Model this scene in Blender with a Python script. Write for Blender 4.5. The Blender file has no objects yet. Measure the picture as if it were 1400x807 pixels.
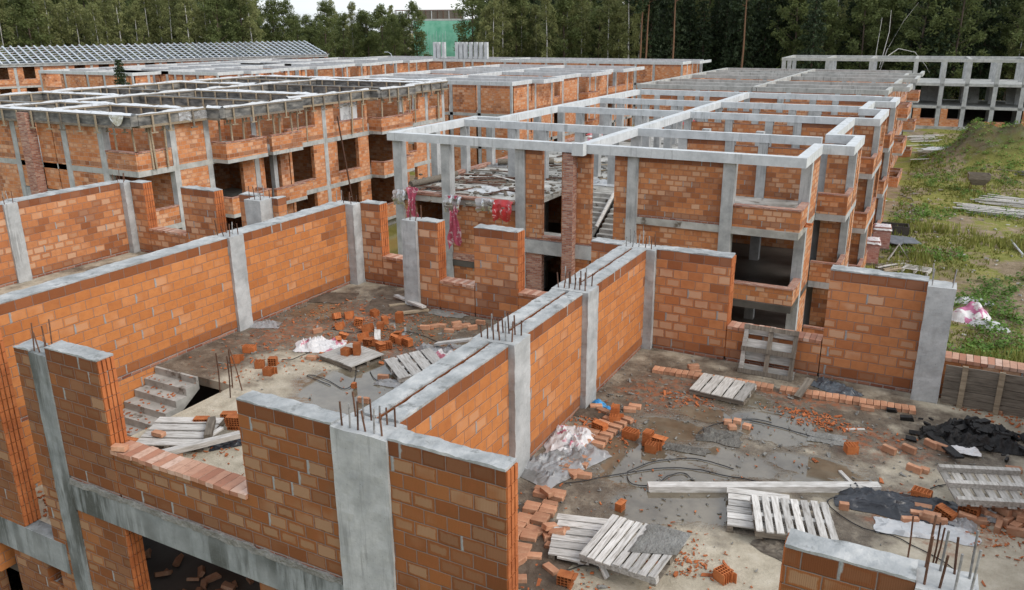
import bpy, bmesh, math, random
from math import sin, cos, pi, radians, sqrt, atan2, floor
from mathutils import Vector, Matrix, noise
random.seed(7)
scene = bpy.context.scene
col = scene.collection
# ------------------------------------------------------------------ camera
F, YAW, PITCH, ROLL = 1119.41, 0.4892, 0.3166, -0.0076
CAM = Vector((5.975, -7.5155, 7.5219))
_f = Vector((-sin(YAW)*cos(PITCH), cos(YAW)*cos(PITCH), -sin(PITCH)))
_r = Vector((cos(YAW), sin(YAW), 0)); _u = _r.cross(_f)
RR = _r*cos(ROLL)+_u*sin(ROLL); UU = _u*cos(ROLL)-_r*sin(ROLL)
cam = bpy.data.objects.new('camera', bpy.data.cameras.new('camera'))
cam.data.sensor_width = 36; cam.data.lens = 36*F/1400
cam.data.clip_start = .1; cam.data.clip_end = 3000
cam.matrix_world = Matrix(((RR.x, UU.x, -_f.x, CAM.x), (RR.y, UU.y, -_f.y, CAM.y), (RR.z, UU.z, -_f.z, CAM.z), (0, 0, 0, 1)))
col.objects.link(cam); scene.camera = cam
def ray(x, y): return RR*((x-700)/F)+UU*((403.5-y)/F)+_f
def at(x, y, z=0.):          # survey: where a sight line meets the level z
    d = ray(x, y); return CAM+d*((z-CAM.z)/d.z)
def atX(x, y, X): d = ray(x, y); return CAM+d*((X-CAM.x)/d.x)
def atY(x, y, Y): d = ray(x, y); return CAM+d*((Y-CAM.y)/d.y)
def far_at(x, D, z):         # a point D metres off in the compass direction of column x
    d = ray(x, 40); d.z = 0; d.normalize(); return Vector((CAM.x+d.x*D, CAM.y+d.y*D, z))
# ------------------------------------------------------------------ mesh helpers
class MB:
    def __init__(s): s.v = []; s.f = []; s.m = []
    def face(s, pts, m=0):
        i = len(s.v); s.v += [tuple(p) for p in pts]; s.f.append(tuple(range(i, i+len(pts)))); s.m.append(m)
    def box(s, x0, x1, y0, y1, z0, z1, m=0, M=None):
        if x0 > x1: x0, x1 = x1, x0
        if y0 > y1: y0, y1 = y1, y0
        P = [Vector(p) for p in ((x0,y0,z0),(x1,y0,z0),(x1,y1,z0),(x0,y1,z0),(x0,y0,z1),(x1,y0,z1),(x1,y1,z1),(x0,y1,z1))]
        if M is not None: P = [M@p for p in P]
        for q in ((3,2,1,0),(4,5,6,7),(0,1,5,4),(1,2,6,5),(2,3,7,6),(3,0,4,7)): s.face([P[k] for k in q], m)
        return s
    def prism(s, poly, z0, z1, m=0, M=None):   # poly counter-clockwise
        n = len(poly); M = M or Matrix()
        s.face([M@Vector((p[0], p[1], z1)) for p in poly], m); s.face([M@Vector((p[0], p[1], z0)) for p in reversed(poly)], m)
        for i in range(n):
            a, b = poly[i], poly[(i+1) % n]
            s.face([M@Vector((a[0],a[1],z0)), M@Vector((b[0],b[1],z0)), M@Vector((b[0],b[1],z1)), M@Vector((a[0],a[1],z1))], m)
        return s
    def grid(s, nu, nv, fn, m=0, close_u=False):
        i0 = len(s.v)
        for j in range(nv):
            for i in range(nu): s.v.append(tuple(fn(i, j)))
        for j in range(nv-1):
            for i in range(nu if close_u else nu-1):
                k = (i+1) % nu
                s.f.append((i0+j*nu+i, i0+j*nu+k, i0+(j+1)*nu+k, i0+(j+1)*nu+i)); s.m.append(m)
        return s
    def tube(s, pts, r, n=6, m=0):
        pts = [Vector(p) for p in pts]; rs = r if isinstance(r, (list, tuple)) else [r]*len(pts)
        fr = []
        for i, p in enumerate(pts):
            t = (pts[min(i+1, len(pts)-1)]-pts[max(i-1, 0)]).normalized()
            a = t.cross(Vector((0,0,1)) if abs(t.z) < .9 else Vector((1,0,0))).normalized(); fr.append((p, a, t.cross(a)))
        s.grid(n, len(pts), lambda i, j: fr[j][0]+(fr[j][1]*cos(2*pi*i/n)+fr[j][2]*sin(2*pi*i/n))*rs[j], m, True)
        for j, sg in ((0, -1), (len(pts)-1, 1)):
            ring = [fr[j][0]+(fr[j][1]*cos(2*pi*i/n)+fr[j][2]*sin(2*pi*i/n))*rs[j] for i in range(n)]
            s.face(ring if sg > 0 else ring[::-1], m)
        return s
    def rough(s, x0, x1, y0, y1, z0, z1, amp=.008, st=.12, m=0, seed=0, top_lump=0.):
        # a box whose faces are subdivided and roughened as one skin
        nx, ny, nz = [max(1, min(60, round((b-a)/st))) for a, b in ((x0,x1),(y0,y1),(z0,z1))]
        def w(p):
            q = Vector(p)*5+Vector((seed*3.1, seed, 0)); d = noise.noise_vector(q)*amp+noise.noise_vector(q*4)*amp*.5
            r = Vector(p)+d
            if top_lump and p[2] > z1-1e-6: r.z += top_lump*noise.noise(Vector(p)*3.3+Vector((seed,0,7)))+top_lump*.5*noise.noise(Vector(p)*11)
            return r
        X = lambda i: x0+(x1-x0)*i/nx
        Y = lambda i: y0+(y1-y0)*i/ny
        Z = lambda i: z0+(z1-z0)*i/nz
        s.grid(nx+1, ny+1, lambda i, j: w((X(i), Y(j), z1)), m)
        s.grid(ny+1, nx+1, lambda i, j: w((X(j), Y(i), z0)), m)
        s.grid(nx+1, nz+1, lambda i, j: w((X(i), y0, Z(j))), m)
        s.grid(nz+1, nx+1, lambda i, j: w((X(j), y1, Z(i))), m)
        s.grid(ny+1, nz+1, lambda i, j: w((x1, Y(i), Z(j))), m)
        s.grid(nz+1, ny+1, lambda i, j: w((x0, Y(j), Z(i))), m)
        return s
    def mesh(s, name, mats, off=(0,0,0), smooth=False, uv=True):
        me = bpy.data.meshes.new(name); o = Vector(off)
        me.from_pydata([(x-o.x, y-o.y, z-o.z) for x, y, z in s.v], [], s.f)
        for m in (mats if isinstance(mats, (list, tuple)) else [mats]): me.materials.append(m)
        if len(me.materials) > 1: me.polygons.foreach_set('material_index', s.m)
        if uv:
            L = me.uv_layers.new(name='UVMap').data; V = s.v
            for p in me.polygons:
                n = p.normal; a = abs(n.x), abs(n.y), abs(n.z)
                for li in p.loop_indices:
                    c = V[me.loops[li].vertex_index]
                    L[li].uv = (c[0], c[1]) if a[2] > .75 else ((c[1], c[2]) if a[0] > a[1] else (c[0], c[2]))
        if smooth: me.polygons.foreach_set('use_smooth', [True]*len(me.polygons))
        me.update(); return me
    def build(s, name, mats, parent=None, off=(0,0,0), smooth=False, uv=True):
        o = bpy.data.objects.new(name, s.mesh(name, mats, off, smooth, uv)); col.objects.link(o)
        if parent: o.parent = parent
        return o
def tag(o, label=None, cat=None, group=None, kind=None):
    for k, v in (('label', label), ('category', cat), ('group', group), ('kind', kind)):
        if v: o[k] = v
    return o
def thing(name, label, cat, loc=(0,0,0), rz=0, group=None):
    o = bpy.data.objects.new(name, None); col.objects.link(o); o.empty_display_size = .2
    o.location = loc; o.rotation_euler = (0,0,rz); return tag(o, label, cat, group)
def copy_tree(o, parent=None):
    c = o.copy(); col.objects.link(c)
    if parent: c.parent = parent
    for ch in [x for x in col.objects if x.parent == o]: copy_tree(ch, c)
    return c
# ------------------------------------------------------------------ materials
class NT:
    def __init__(s, name):
        s.mat = bpy.data.materials.new(name); s.mat.use_nodes = True; s.t = s.mat.node_tree; s.n = s.t.nodes
        s.bsdf = s.n['Principled BSDF']
    def new(s, t, **k):
        x = s.n.new(t)
        for a, b in k.items(): setattr(x, a, b)
        return x
    def put(s, sock, v):
        if v is None: return
        if isinstance(v, bpy.types.NodeSocket): s.t.links.new(v, sock)
        else:
            if sock.type == 'RGBA' and len(v) == 3: v = (*v, 1)
            sock.default_value = v
    def math(s, op, a, b=None, c=None, clamp=False):
        x = s.new('ShaderNodeMath', operation=op, use_clamp=clamp)
        for i, v in enumerate((a, b, c)): s.put(x.inputs[i], v)
        return x.outputs[0]
    def mix(s, f, a, b, blend='MIX'):
        x = s.new('ShaderNodeMix', data_type='RGBA', blend_type=blend); s.put(x.inputs[0], f); s.put(x.inputs[6], a); s.put(x.inputs[7], b); return x.outputs[2]
    def noise(s, vec, scale, detail=4, rough=.55, dist=0, out=0):
        x = s.new('ShaderNodeTexNoise'); s.put(x.inputs['Vector'], vec); x.inputs['Scale'].default_value = scale
        x.inputs['Detail'].default_value = detail; x.inputs['Roughness'].default_value = rough; x.inputs['Distortion'].default_value = dist; return x.outputs[out]
    def ramp(s, f, stops, interp='LINEAR'):
        x = s.new('ShaderNodeValToRGB'); e = x.color_ramp.elements; x.color_ramp.interpolation = interp
        while len(e) < len(stops): e.new(.5)
        for el, (p, c) in zip(e, stops):
            el.position = p; el.color = (c, c, c, 1) if isinstance(c, (int, float)) else (*c, 1)
        s.put(x.inputs[0], f); return x.outputs[0]
    def step(s, v, a, b):
        x = s.new('ShaderNodeMapRange', interpolation_type='SMOOTHSTEP'); s.put(x.inputs[0], v); x.inputs[1].default_value = a; x.inputs[2].default_value = b; return x.outputs[0]
    def white(s, a, b, w=0.):
        c = s.new('ShaderNodeCombineXYZ'); s.put(c.inputs[0], a); s.put(c.inputs[1], b); c.inputs[2].default_value = w
        x = s.new('ShaderNodeTexWhiteNoise', noise_dimensions='3D'); s.put(x.inputs[0], c.outputs[0]); return x.outputs[0]
    def obj(s): return s.new('ShaderNodeTexCoord').outputs['Object']
    def uv(s): return s.new('ShaderNodeTexCoord').outputs['UV']
    def bump(s, h, strength=.5, dist=.02):
        x = s.new('ShaderNodeBump'); x.inputs['Strength'].default_value = strength; x.inputs['Distance'].default_value = dist
        s.put(x.inputs['Height'], h); s.put(s.bsdf.inputs['Normal'], x.outputs[0])
    def done(s, color, rough=.8, spec=None, metal=None):
        s.put(s.bsdf.inputs['Base Color'], color); s.put(s.bsdf.inputs['Roughness'], rough)
        if spec is not None: s.put(s.bsdf.inputs['Specular IOR Level'], spec)
        if metal is not None: s.put(s.bsdf.inputs['Metallic'], metal)
        return s.mat

def brick_mat(name, bw=.352, bh=.2182, v0=.1, tones=None, pale=.4, pale_col=(.56,.33,.19), dark_row=10, wet=.35, mort=(.125,.115,.11), mw=.005, grooves=True, blob=.9, seed=0., rough=.72, wetcol=(.15,.045,.018), amtk=.72):
    N = NT(name); uv = N.uv(); sp = N.new('ShaderNodeSeparateXYZ'); N.put(sp.inputs[0], uv)
    wob = N.noise(uv, 3., 2); u = N.math('ADD', sp.outputs[0], N.math('MULTIPLY', N.math('SUBTRACT', wob, .5), .012))
    v = N.math('ADD', N.math('SUBTRACT', sp.outputs[1], v0), N.math('MULTIPLY', N.math('SUBTRACT', wob, .5), .022))
    vr = N.math('DIVIDE', v, bh); row = N.math('FLOOR', vr); fv = N.math('FRACT', vr)
    sh = N.math('ADD', N.math('MULTIPLY', N.math('MODULO', N.math('ABSOLUTE', row), 2.), .5), N.math('MULTIPLY', N.white(row, 3.3, seed), .16))
    ur = N.math('ADD', N.math('DIVIDE', u, bw), sh); cl = N.math('FLOOR', ur); fu = N.math('FRACT', ur)
    dx = N.math('MULTIPLY', N.math('MINIMUM', fu, N.math('SUBTRACT', 1., fu)), bw); dy = N.math('MULTIPLY', N.math('MINIMUM', fv, N.math('SUBTRACT', 1., fv)), bh)
    d = N.math('MINIMUM', dx, dy)
    fine = N.noise(uv, 22., 3); med = N.noise(uv, 7., 4)
    d2 = N.math('ADD', d, N.math('MULTIPLY', N.math('SUBTRACT', fine, .5), .012))
    w1, w2, w3 = N.white(cl, row, seed+1), N.white(cl, row, seed+2), N.white(cl, row, seed+3)
    tones = tones or [(0, (.29,.088,.028)), (.25, (.41,.135,.038)), (.7, (.49,.172,.047)), (1, (.55,.21,.07))]
    c = N.ramp(w1, tones)
    c = N.mix(N.math('MULTIPLY', N.step(med, .35, .75), .3), c, (.30,.09,.03))
    # dry pale efflorescence in the middle of some blocks
    lim = N.math('ADD', .012, N.math('MULTIPLY', w3, .035))
    d3 = N.math('ADD', d, N.math('MULTIPLY', N.math('SUBTRACT', N.noise(uv, 14., 3), .5), .05))
    core = N.math('SUBTRACT', d3, lim); core = N.step(core, 0., .018)
    big = N.noise(uv, .9, 3); amt = N.math('MULTIPLY', N.step(N.math('ADD', w2, N.math('MULTIPLY', N.math('SUBTRACT', big, .5), 1.6)), 1.-pale-.12, 1.-pale+.25), amtk)
    c = N.mix(N.math('MULTIPLY', core, amt), c, N.mix(w3, pale_col, (pale_col[0]*.84, pale_col[1]*.8, pale_col[2]*.74)))
    # soaked blocks: the top course and patches
    cc = N.new('ShaderNodeCombineXYZ'); N.put(cc.inputs[0], N.math('MULTIPLY', cl, bw)); N.put(cc.inputs[1], N.math('MULTIPLY', row, bh)); cc.inputs[2].default_value = seed
    patch = N.step(N.math('ADD', N.noise(cc.outputs[0], .55, 2), N.math('MULTIPLY', w3, .07)), .70-wet*.4, .80-wet*.4)
    wetm = N.math('MAXIMUM', N.math('MULTIPLY', patch, .62), N.math('MULTIPLY', N.math('GREATER_THAN', row, dark_row-.5), .8))
    wetm = N.math('MAXIMUM', wetm, N.math('MULTIPLY', N.math('COMPARE', row, 0., .4), .6))
    c = N.mix(wetm, c, N.mix(w1, wetcol, (wetcol[0]*1.5, wetcol[1]*1.6, wetcol[2]*1.6)))
    hgt = N.step(d2, mw*.5, mw*2.2)
    if grooves:
        g = N.math('SINE', N.math('MULTIPLY', u, 2*pi/.021)); gm = N.step(g, -.95, -.2)
        c = N.mix(N.math('MULTIPLY', N.math('SUBTRACT', 1., gm), .28), c, (.15,.045,.018)); hgt = N.math('MULTIPLY', hgt, N.math('ADD', .8, N.math('MULTIPLY', gm, .2)))
    mcol = N.mix(med, mort, (mort[0]*1.9, mort[1]*1.9, mort[2]*1.9))
    joint = N.math('SUBTRACT', 1., N.step(d2, mw*.6, mw*1.7))
    du = N.math('MULTIPLY', N.math('ABSOLUTE', N.math('SUBTRACT', fu, .03)), bw)
    bcol = N.mix(fine, (.2,.205,.2), (.4,.41,.41)); bl = N.math('MULTIPLY', N.math('GREATER_THAN', w2, blob), N.math('SUBTRACT', 1., N.step(N.math('ADD', du, N.math('MULTIPLY', N.math('SUBTRACT', med, .5), .09)), .012, .035)))
    c = N.mix(N.math('MULTIPLY', joint, .8), c, mcol); c = N.mix(bl, c, bcol)
    N.bump(hgt, .7, .012)
    return N.done(c, N.math('SUBTRACT', rough, N.math('MULTIPLY', wetm, .2)), .3)

M_BLOCK = brick_mat('block_wall', tones=[(0, (.43,.158,.06)), (.3, (.50,.193,.072)), (.75, (.55,.222,.086)), (1, (.58,.255,.11))], pale=.55, pale_col=(.64,.42,.28))
M_PARTY = brick_mat('party_block_wall', tones=[(0, (.45,.158,.045)), (.2, (.52,.19,.055)), (.8, (.56,.215,.066)), (1, (.59,.24,.085))], pale=.14, wet=.2, seed=14., pale_col=(.62,.33,.18))
M_FRONT = brick_mat('front_block_wall', tones=[(0, (.19,.066,.02)), (.4, (.235,.083,.025)), (.8, (.275,.10,.03)), (1, (.31,.122,.04))], pale=.66, pale_col=(.37,.24,.145), wet=.5, seed=5., mw=.0055, wetcol=(.12,.038,.015))  # browner, darker block tones than the other walls
M_FARBLOCK = brick_mat('distant_block_wall', bh=.218, v0=.08, grooves=False, pale=.5, seed=9., wet=.3, pale_col=(.64,.41,.27), tones=[(0, (.43,.158,.06)), (.3, (.51,.195,.074)), (.75, (.56,.225,.088)), (1, (.59,.255,.11))], mort=(.3,.25,.21), blob=.95, mw=.007)
M_SMALL = brick_mat('small_brick', bw=.26, bh=.078, v0=0, tones=[(0, (.25,.09,.06)), (.5, (.38,.17,.11)), (1, (.5,.3,.22))], pale=.4, pale_col=(.6,.46,.38), dark_row=999, wet=.1, mw=.008, grooves=False, blob=1.1, mort=(.22,.2,.19), seed=3.)

def simple(name, stops, scale=4., rough=.8, bump=.25, bdist=.01, spec=.3, detail=5, stretch=None, blotch=None, metal=0., per_obj=0.):
    N = NT(name); p = N.obj()
    if stretch:
        mp = N.new('ShaderNodeMapping'); mp.inputs['Scale'].default_value = stretch; N.put(mp.inputs[0], p); p = mp.outputs[0]
    n = N.noise(p, scale, detail, .6); c = N.ramp(n, stops)
    if blotch: c = N.mix(N.step(N.noise(p, blotch[0], 5, .65), blotch[1], blotch[1]+.12), c, blotch[2])
    if per_obj:
        r = N.new('ShaderNodeObjectInfo').outputs['Random']; k = N.math('ADD', 1-per_obj, N.math('MULTIPLY', r, 2*per_obj))
        h = N.new('ShaderNodeHueSaturation'); N.put(h.inputs['Value'], k); N.put(h.inputs['Color'], c); c = h.outputs[0]
    N.bump(N.noise(p, scale*5, 4), bump, bdist)
    return N.done(c, rough, spec, metal)
def concrete_mat(name, base, dark, stain, streak=.4, rough=.85, sc=(3.2, 3.2, .22), thr=.52):
    N = NT(name); p = N.obj(); n = N.noise(p, 1.6, 6, .65); f = N.noise(p, 30, 3)
    c = N.ramp(n, [(.3, dark), (.62, base), (.8, tuple(min(.8, k*1.12) for k in base))])
    mp = N.new('ShaderNodeMapping'); mp.inputs['Scale'].default_value = sc; N.put(mp.inputs[0], p)
    c = N.mix(N.math('MULTIPLY', N.math('MULTIPLY', N.step(N.noise(mp.outputs[0], 1.7, 5, .7), thr, thr+.14), N.step(N.noise(p, .55, 3), .34, .62)), streak), c, stain)
    vo = N.new('ShaderNodeTexVoronoi'); N.put(vo.inputs[0], p); vo.inputs['Scale'].default_value = 13.
    pit = N.math('SUBTRACT', 1., N.step(N.math('ADD', vo.outputs[0], N.math('MULTIPLY', f, .16)), .13, .2))
    c = N.mix(N.math('MULTIPLY', pit, .55), c, (.08,.08,.08)); c = N.mix(N.math('MULTIPLY', N.step(f, .45, .8), .3), c, dark)
    N.bump(N.math('SUBTRACT', N.noise(p, 9, 6, .7), N.math('MULTIPLY', pit, .5)), .35, .02)
    return N.done(c, rough, .3)
M_CONC = concrete_mat('column_concrete', (.46,.465,.46), (.27,.278,.277), (.15,.152,.145), .55)
M_FCONC = concrete_mat('wet_beam_concrete', (.29,.305,.305), (.17,.185,.185), (.055,.058,.05), .9, sc=(1.5, 1.5, .2), thr=.42)
M_BEAM = concrete_mat('roof_beam_concrete', (.58,.60,.61), (.42,.44,.45), (.24,.25,.245), .6)
M_OLDBEAM = concrete_mat('old_beam_concrete', (.46,.46,.44), (.29,.295,.28), (.13,.13,.115), .65)
M_CAP = simple('bed_mortar', [(.3, (.22,.23,.23)), (.55, (.36,.37,.37)), (.75, (.50,.50,.49))], 2.2, .8, .8, .03, blotch=(4, .56, (.2,.205,.2)))
M_SLAB = simple('site_slab', [(.3, (.2,.19,.17)), (.5, (.36,.35,.32)), (.7, (.55,.54,.51))], .9, .6, .4, .02, blotch=(1.4, .55, (.13,.105,.08)))
M_SHADEDWETSLAB = simple('shaded_wet_slab', [(.3, (.05,.046,.042)), (.7, (.12,.11,.1))], .8, .4, .3, .02)  # wet concrete, darkened further to imitate the shade of the lower rooms
M_STEP = simple('stair_concrete', [(.3, (.24,.23,.21)), (.6, (.42,.41,.38))], 2.5, .75, .4, .01, blotch=(3, .57, (.12,.1,.08)))
M_BRICK = simple('loose_brick', [(.3, (.36,.165,.095)), (.55, (.47,.25,.15)), (.75, (.56,.36,.25))], 6, .8, .3, .006, per_obj=.22)
def sill_mat():
    N = NT('sill_brick'); p = N.obj(); r = N.new('ShaderNodeNewGeometry').outputs['Random Per Island']
    c = N.ramp(r, [(0, (.33,.14,.085)), (.3, (.42,.2,.125)), (.6, (.50,.30,.21)), (1, (.58,.42,.34))]); n = N.noise(p, 9, 5, .65); c = N.mix(N.math('MULTIPLY', N.step(n, .45, .7), .5), c, (.26,.13,.085)); N.bump(n, .4, .008); return N.done(c, .75, .3)
M_SILL = sill_mat()
M_CLAY = simple('hollow_clay', [(.3, (.30,.088,.028)), (.55, (.43,.14,.045)), (.8, (.52,.2,.08))], 5, .75, .25, .006, per_obj=.22, blotch=(3, .6, (.27,.1,.045)))
M_CLAYDK = simple('grooved_clay', [(.3, (.30,.085,.028)), (.6, (.46,.15,.05)), (.8, (.52,.2,.08))], 3, .75, .3, .006)
M_CHIP = simple('clay_chip', [(.3, (.25,.075,.028)), (.55, (.42,.13,.045)), (.8, (.52,.23,.11))], 3, .8, .2)
M_PALE = simple('weathered_wood', [(.3, (.34,.32,.29)), (.55, (.58,.56,.53)), (.75, (.70,.69,.67))], 3, .75, .35, .004, stretch=(1.2, 9, 9), blotch=(1.6, .6, (.27,.245,.215)), per_obj=.16)
M_PALEY = simple('weathered_plank', [(.3, (.27,.25,.225)), (.5, (.50,.48,.45)), (.75, (.66,.645,.62))], 3, .75, .35, .004, stretch=(9, 1.2, 9), blotch=(2.2, .57, (.26,.235,.2)), per_obj=.28)
M_GREYY = simple('grey_plank', [(.3, (.24,.225,.2)), (.55, (.40,.38,.35)), (.75, (.52,.5,.47))], 3, .75, .35, .004, stretch=(9, 1.2, 9), blotch=(1.3, .6, (.22,.2,.175)), per_obj=.28)
M_WOOD = simple('raw_wood', [(.3, (.20,.155,.105)), (.6, (.34,.275,.195)), (.8, (.44,.375,.28))], 3, .8, .35, .004, stretch=(1, 8, 8), per_obj=.2)
M_DKWOOD = simple('old_board', [(.3, (.09,.075,.06)), (.6, (.2,.17,.135)), (.8, (.33,.29,.24))], 3, .8, .4, .005, stretch=(1, 9, 9), per_obj=.2)
M_RUST = simple('rusty_steel', [(.3, (.06,.028,.018)), (.6, (.13,.065,.04)), (.8, (.2,.13,.1))], 20, .75, .3, .002, per_obj=.4)
M_BAR = simple('grey_steel', [(.3, (.14,.135,.13)), (.7, (.34,.33,.32))], 20, .5, .3, .002, per_obj=.3)
M_WIRE = simple('black_cable', [(.3, (.018,.018,.02)), (.7, (.03,.03,.032))], 5, .5, 0)
M_TARP = simple('black_film', [(.3, (.012,.013,.017)), (.7, (.03,.033,.042))], 3, .32, .5, .02, spec=.6, blotch=(3, .62, (.12,.12,.13)))
M_GREYTARP = simple('grey_film', [(.3, (.03,.036,.045)), (.7, (.1,.115,.13))], 3, .3, .5, .02, spec=.6)
M_CHAR = simple('charred_heap', [(.3, (.008,.008,.009)), (.7, (.03,.028,.027))], 8, .6, .6, .03)
M_CONCPILE = simple('spilt_mortar', [(.3, (.15,.145,.13)), (.7, (.27,.265,.25))], 4, .7, .9, .05)
M_WETMORT = simple('wet_mortar', [(.3, (.085,.08,.07)), (.7, (.19,.18,.16))], 5, .6, 1., .06)
M_DIRT = simple('dirt_heap', [(.3, (.06,.045,.032)), (.7, (.15,.11,.08))], 4, .85, .7, .03)
def film(name, a, b, thresh, rough=.35, trans=.25, scale=2.2):
    N = NT(name); p = N.obj(); n = N.noise(p, scale, 4, .6, .8); c = N.mix(N.step(n, thresh, thresh+.06), a, b)
    N.bump(N.noise(p, 9, 4), .5, .02); N.done(c, rough, .5); N.bsdf.inputs['Transmission Weight'].default_value = trans; return N.mat
M_WHITE = film('white_film', (.66,.67,.68), (.45,.46,.47), .55)
M_CLEAR = film('cloudy_film', (.50,.50,.51), (.33,.32,.31), .5, .28, .5)
M_PINK = film('pink_wrapper', (.66,.64,.64), (.52,.16,.22), .56, .4, .1, 2.2)
M_RED = film('red_wrapper', (.50,.035,.04), (.72,.66,.66), .58, .4, .05, 5.)
M_ROSE = film('faded_red_cloth', (.42,.07,.12), (.62,.45,.47), .56, .7, 0., 5.)
M_RAG = film('rag_cloth', (.62,.60,.60), (.42,.13,.24), .5, .6, 0., 1.1)
M_BLUE = film('blue_film', (.03,.22,.5), (.1,.4,.7), .5, .35, .1)
M_REDPACK = brick_mat('wrapped_brick', bw=.25, bh=.13, v0=0, tones=[(0, (.34,.15,.125)), (1, (.46,.24,.2))], pale=.5, pale_col=(.54,.40,.37), dark_row=999, wet=.1, mw=.004, grooves=False, blob=1.2, mort=(.4,.25,.24))
M_GALV = simple('galvanised_steel', [(.3, (.40,.44,.48)), (.7, (.62,.66,.70))], 1, .35, 0, metal=.5)
M_DECK = simple('dark_deck', [(.3, (.035,.045,.055)), (.7, (.07,.085,.1))], 1, .5, 0)
M_FORM = simple('form_panel', [(.3, (.035,.035,.036)), (.5, (.13,.128,.122)), (.68, (.27,.255,.23))], 1.3, .5, .2, stretch=(1, 1, 3))
M_NET = simple('green_netting', [(.3, (.10,.36,.24)), (.7, (.26,.54,.41))], .35, .8, .2, detail=3)
M_CHARC = simple('slate_sheet', [(.3, (.07,.08,.09)), (.7, (.16,.17,.185))], 3, .5, .2)
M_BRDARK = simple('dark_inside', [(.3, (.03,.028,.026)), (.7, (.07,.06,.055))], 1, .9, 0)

# wet working floor of the near storey
def floor_mat():
    N = NT('wet_floor'); p = N.obj(); sp = N.new('ShaderNodeSeparateXYZ'); N.put(sp.inputs[0], p)
    flat = N.new('ShaderNodeCombineXYZ'); N.put(flat.inputs[0], sp.outputs[0]); N.put(flat.inputs[1], sp.outputs[1]); q = flat.outputs[0]
    warp = N.noise(q, 1.1, 5, .6)
    def blobs(lst, soft=.35, rag=.9):
        r = None
        for x, y, rx, ry, a in lst:
            mp = N.new('ShaderNodeMapping', vector_type='TEXTURE'); mp.inputs['Location'].default_value = (x, y, 0); mp.inputs['Rotation'].default_value = (0, 0, a); mp.inputs['Scale'].default_value = (rx, ry, 1)
            N.put(mp.inputs[0], q); L = N.new('ShaderNodeVectorMath', operation='LENGTH'); N.put(L.inputs[0], mp.outputs[0])
            m = N.math('SUBTRACT', 1., N.step(N.math('ADD', L.outputs['Value'], N.math('MULTIPLY', N.math('SUBTRACT', warp, .5), rag*2)), 1-soft, 1.+soft*.3))
            r = m if r is None else N.math('MAXIMUM', r, m)
        return r
    fine = N.noise(q, 14, 5, .7); mid = N.noise(q, 3.2, 6, .65); gr = N.noise(q, 60, 2)
    pale = N.ramp(mid, [(.3, (.34,.295,.22)), (.55, (.47,.415,.32)), (.75, (.56,.505,.41))])
    c = pale
    mud = blobs([(-6.5, 9.6, 4.6, 3.2, 0), (-9., 6.2, 2.0, 3.6, 0), (1.8, 7.8, 3.2, 3.8, 0), (4.2, 8.6, 3.2, 2.4, 0), (3.0, 5.6, 3.2, 2.0, .3), (1.6, 4.2, 1.4, 2.0, 0), (.7, 3.0, 1.0, 3.8, 0), (-14, 9, 6, 4, 0), (6.6, 8.6, 1.9, 1.6, .3), (3.8,5.9,2.2,1.0,.3), (5.0,4.6,1.3,.8,.2)], .5, 1.1)
    mudc = N.ramp(N.noise(q, 2.1, 6, .7), [(.3, (.07,.055,.04)), (.5, (.135,.108,.08)), (.7, (.225,.19,.145))])
    c = N.mix(N.math('MULTIPLY', mud, N.step(mid, .2, .5)), c, mudc)
    c = N.mix(N.math('MULTIPLY', N.math('MULTIPLY', mud, N.step(fine, .56, .68)), .75), c, (.052,.045,.038))
    c = N.mix(N.math('MULTIPLY', N.step(fine, .64, .74), .5), c, (.12,.1,.08))
    red = blobs([(-7.2, 9.4, 1.8, 1.4, 0), (-5.8, 7.4, 1.6, 1.2, 0), (-8.6, 7.4, .9, 1.5, 0), (3.9, 9.3, 1.5, .5, .2), (5.6, 7.9, .9, .7, 0), (1.4, 8.2, 1.2, 1., 0), (6.6,5.6,1.,.8,0)], .6, 1.3)
    c = N.mix(N.math('MULTIPLY', red, N.step(N.noise(q, 5, 4, .7), .42, .62)), c, (.27,.105,.05))
    wet = blobs(PUDDLES, .3, .75)
    wetc = N.ramp(N.noise(q, 1.7, 4, .6), [(.35, (.075,.058,.036)), (.6, (.16,.135,.095))])
    damp = blobs([(x, y, rx*1.35, ry*1.35, a) for x, y, rx, ry, a in PUDDLES], .6, .9)
    c = N.mix(N.math('MULTIPLY', damp, .55), c, (.12,.1,.078)); c = N.mix(N.math('MULTIPLY', wet, .8), c, wetc)
    rough = N.math('SUBTRACT', N.math('SUBTRACT', .74, N.math('MULTIPLY', damp, .34)), N.math('MULTIPLY', wet, .43)); rough = N.math('SUBTRACT', rough, N.math('MULTIPLY', mud, .27))
    h = N.math('ADD', N.math('MULTIPLY', fine, .8), N.math('MULTIPLY', mid, .7)); h = N.math('ADD', h, N.math('MULTIPLY', mud, N.math('MULTIPLY', gr, .35))); h = N.math('MULTIPLY', h, N.math('SUBTRACT', 1., wet))
    N.bump(h, .8, .045)
    return N.done(c, N.math('MAXIMUM', rough, .04), N.math('ADD', .35, N.math('MULTIPLY', wet, .65)))
def pud(px, py, rx, ry, a=0): p = at(px, py); return (p.x, p.y, rx, ry, a)
PUDDLES = [pud(490,530,1.5,1.8), pud(560,455,1.2,.8), pud(430,425,1.1,.7), pud(700,745,.5,1.0), pud(960,565,.7,.4), pud(1130,665,.8,.5), pud(560,520,.8,.7), pud(640,478,.9,.8), pud(925,588,.75,.62), pud(1060,585,1.0,1.0), pud(905,650,1.5,.9), pud(880,625,1.3,.6), pud(1120,640,1.0,.5), pud(930,690,1.3,.8,.3), pud(985,630,1.,.6), pud(600,440,.8,.7), pud(1010,545,.8,.5), pud(1060,470,.6,.3)]
M_FLOOR = floor_mat()

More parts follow.
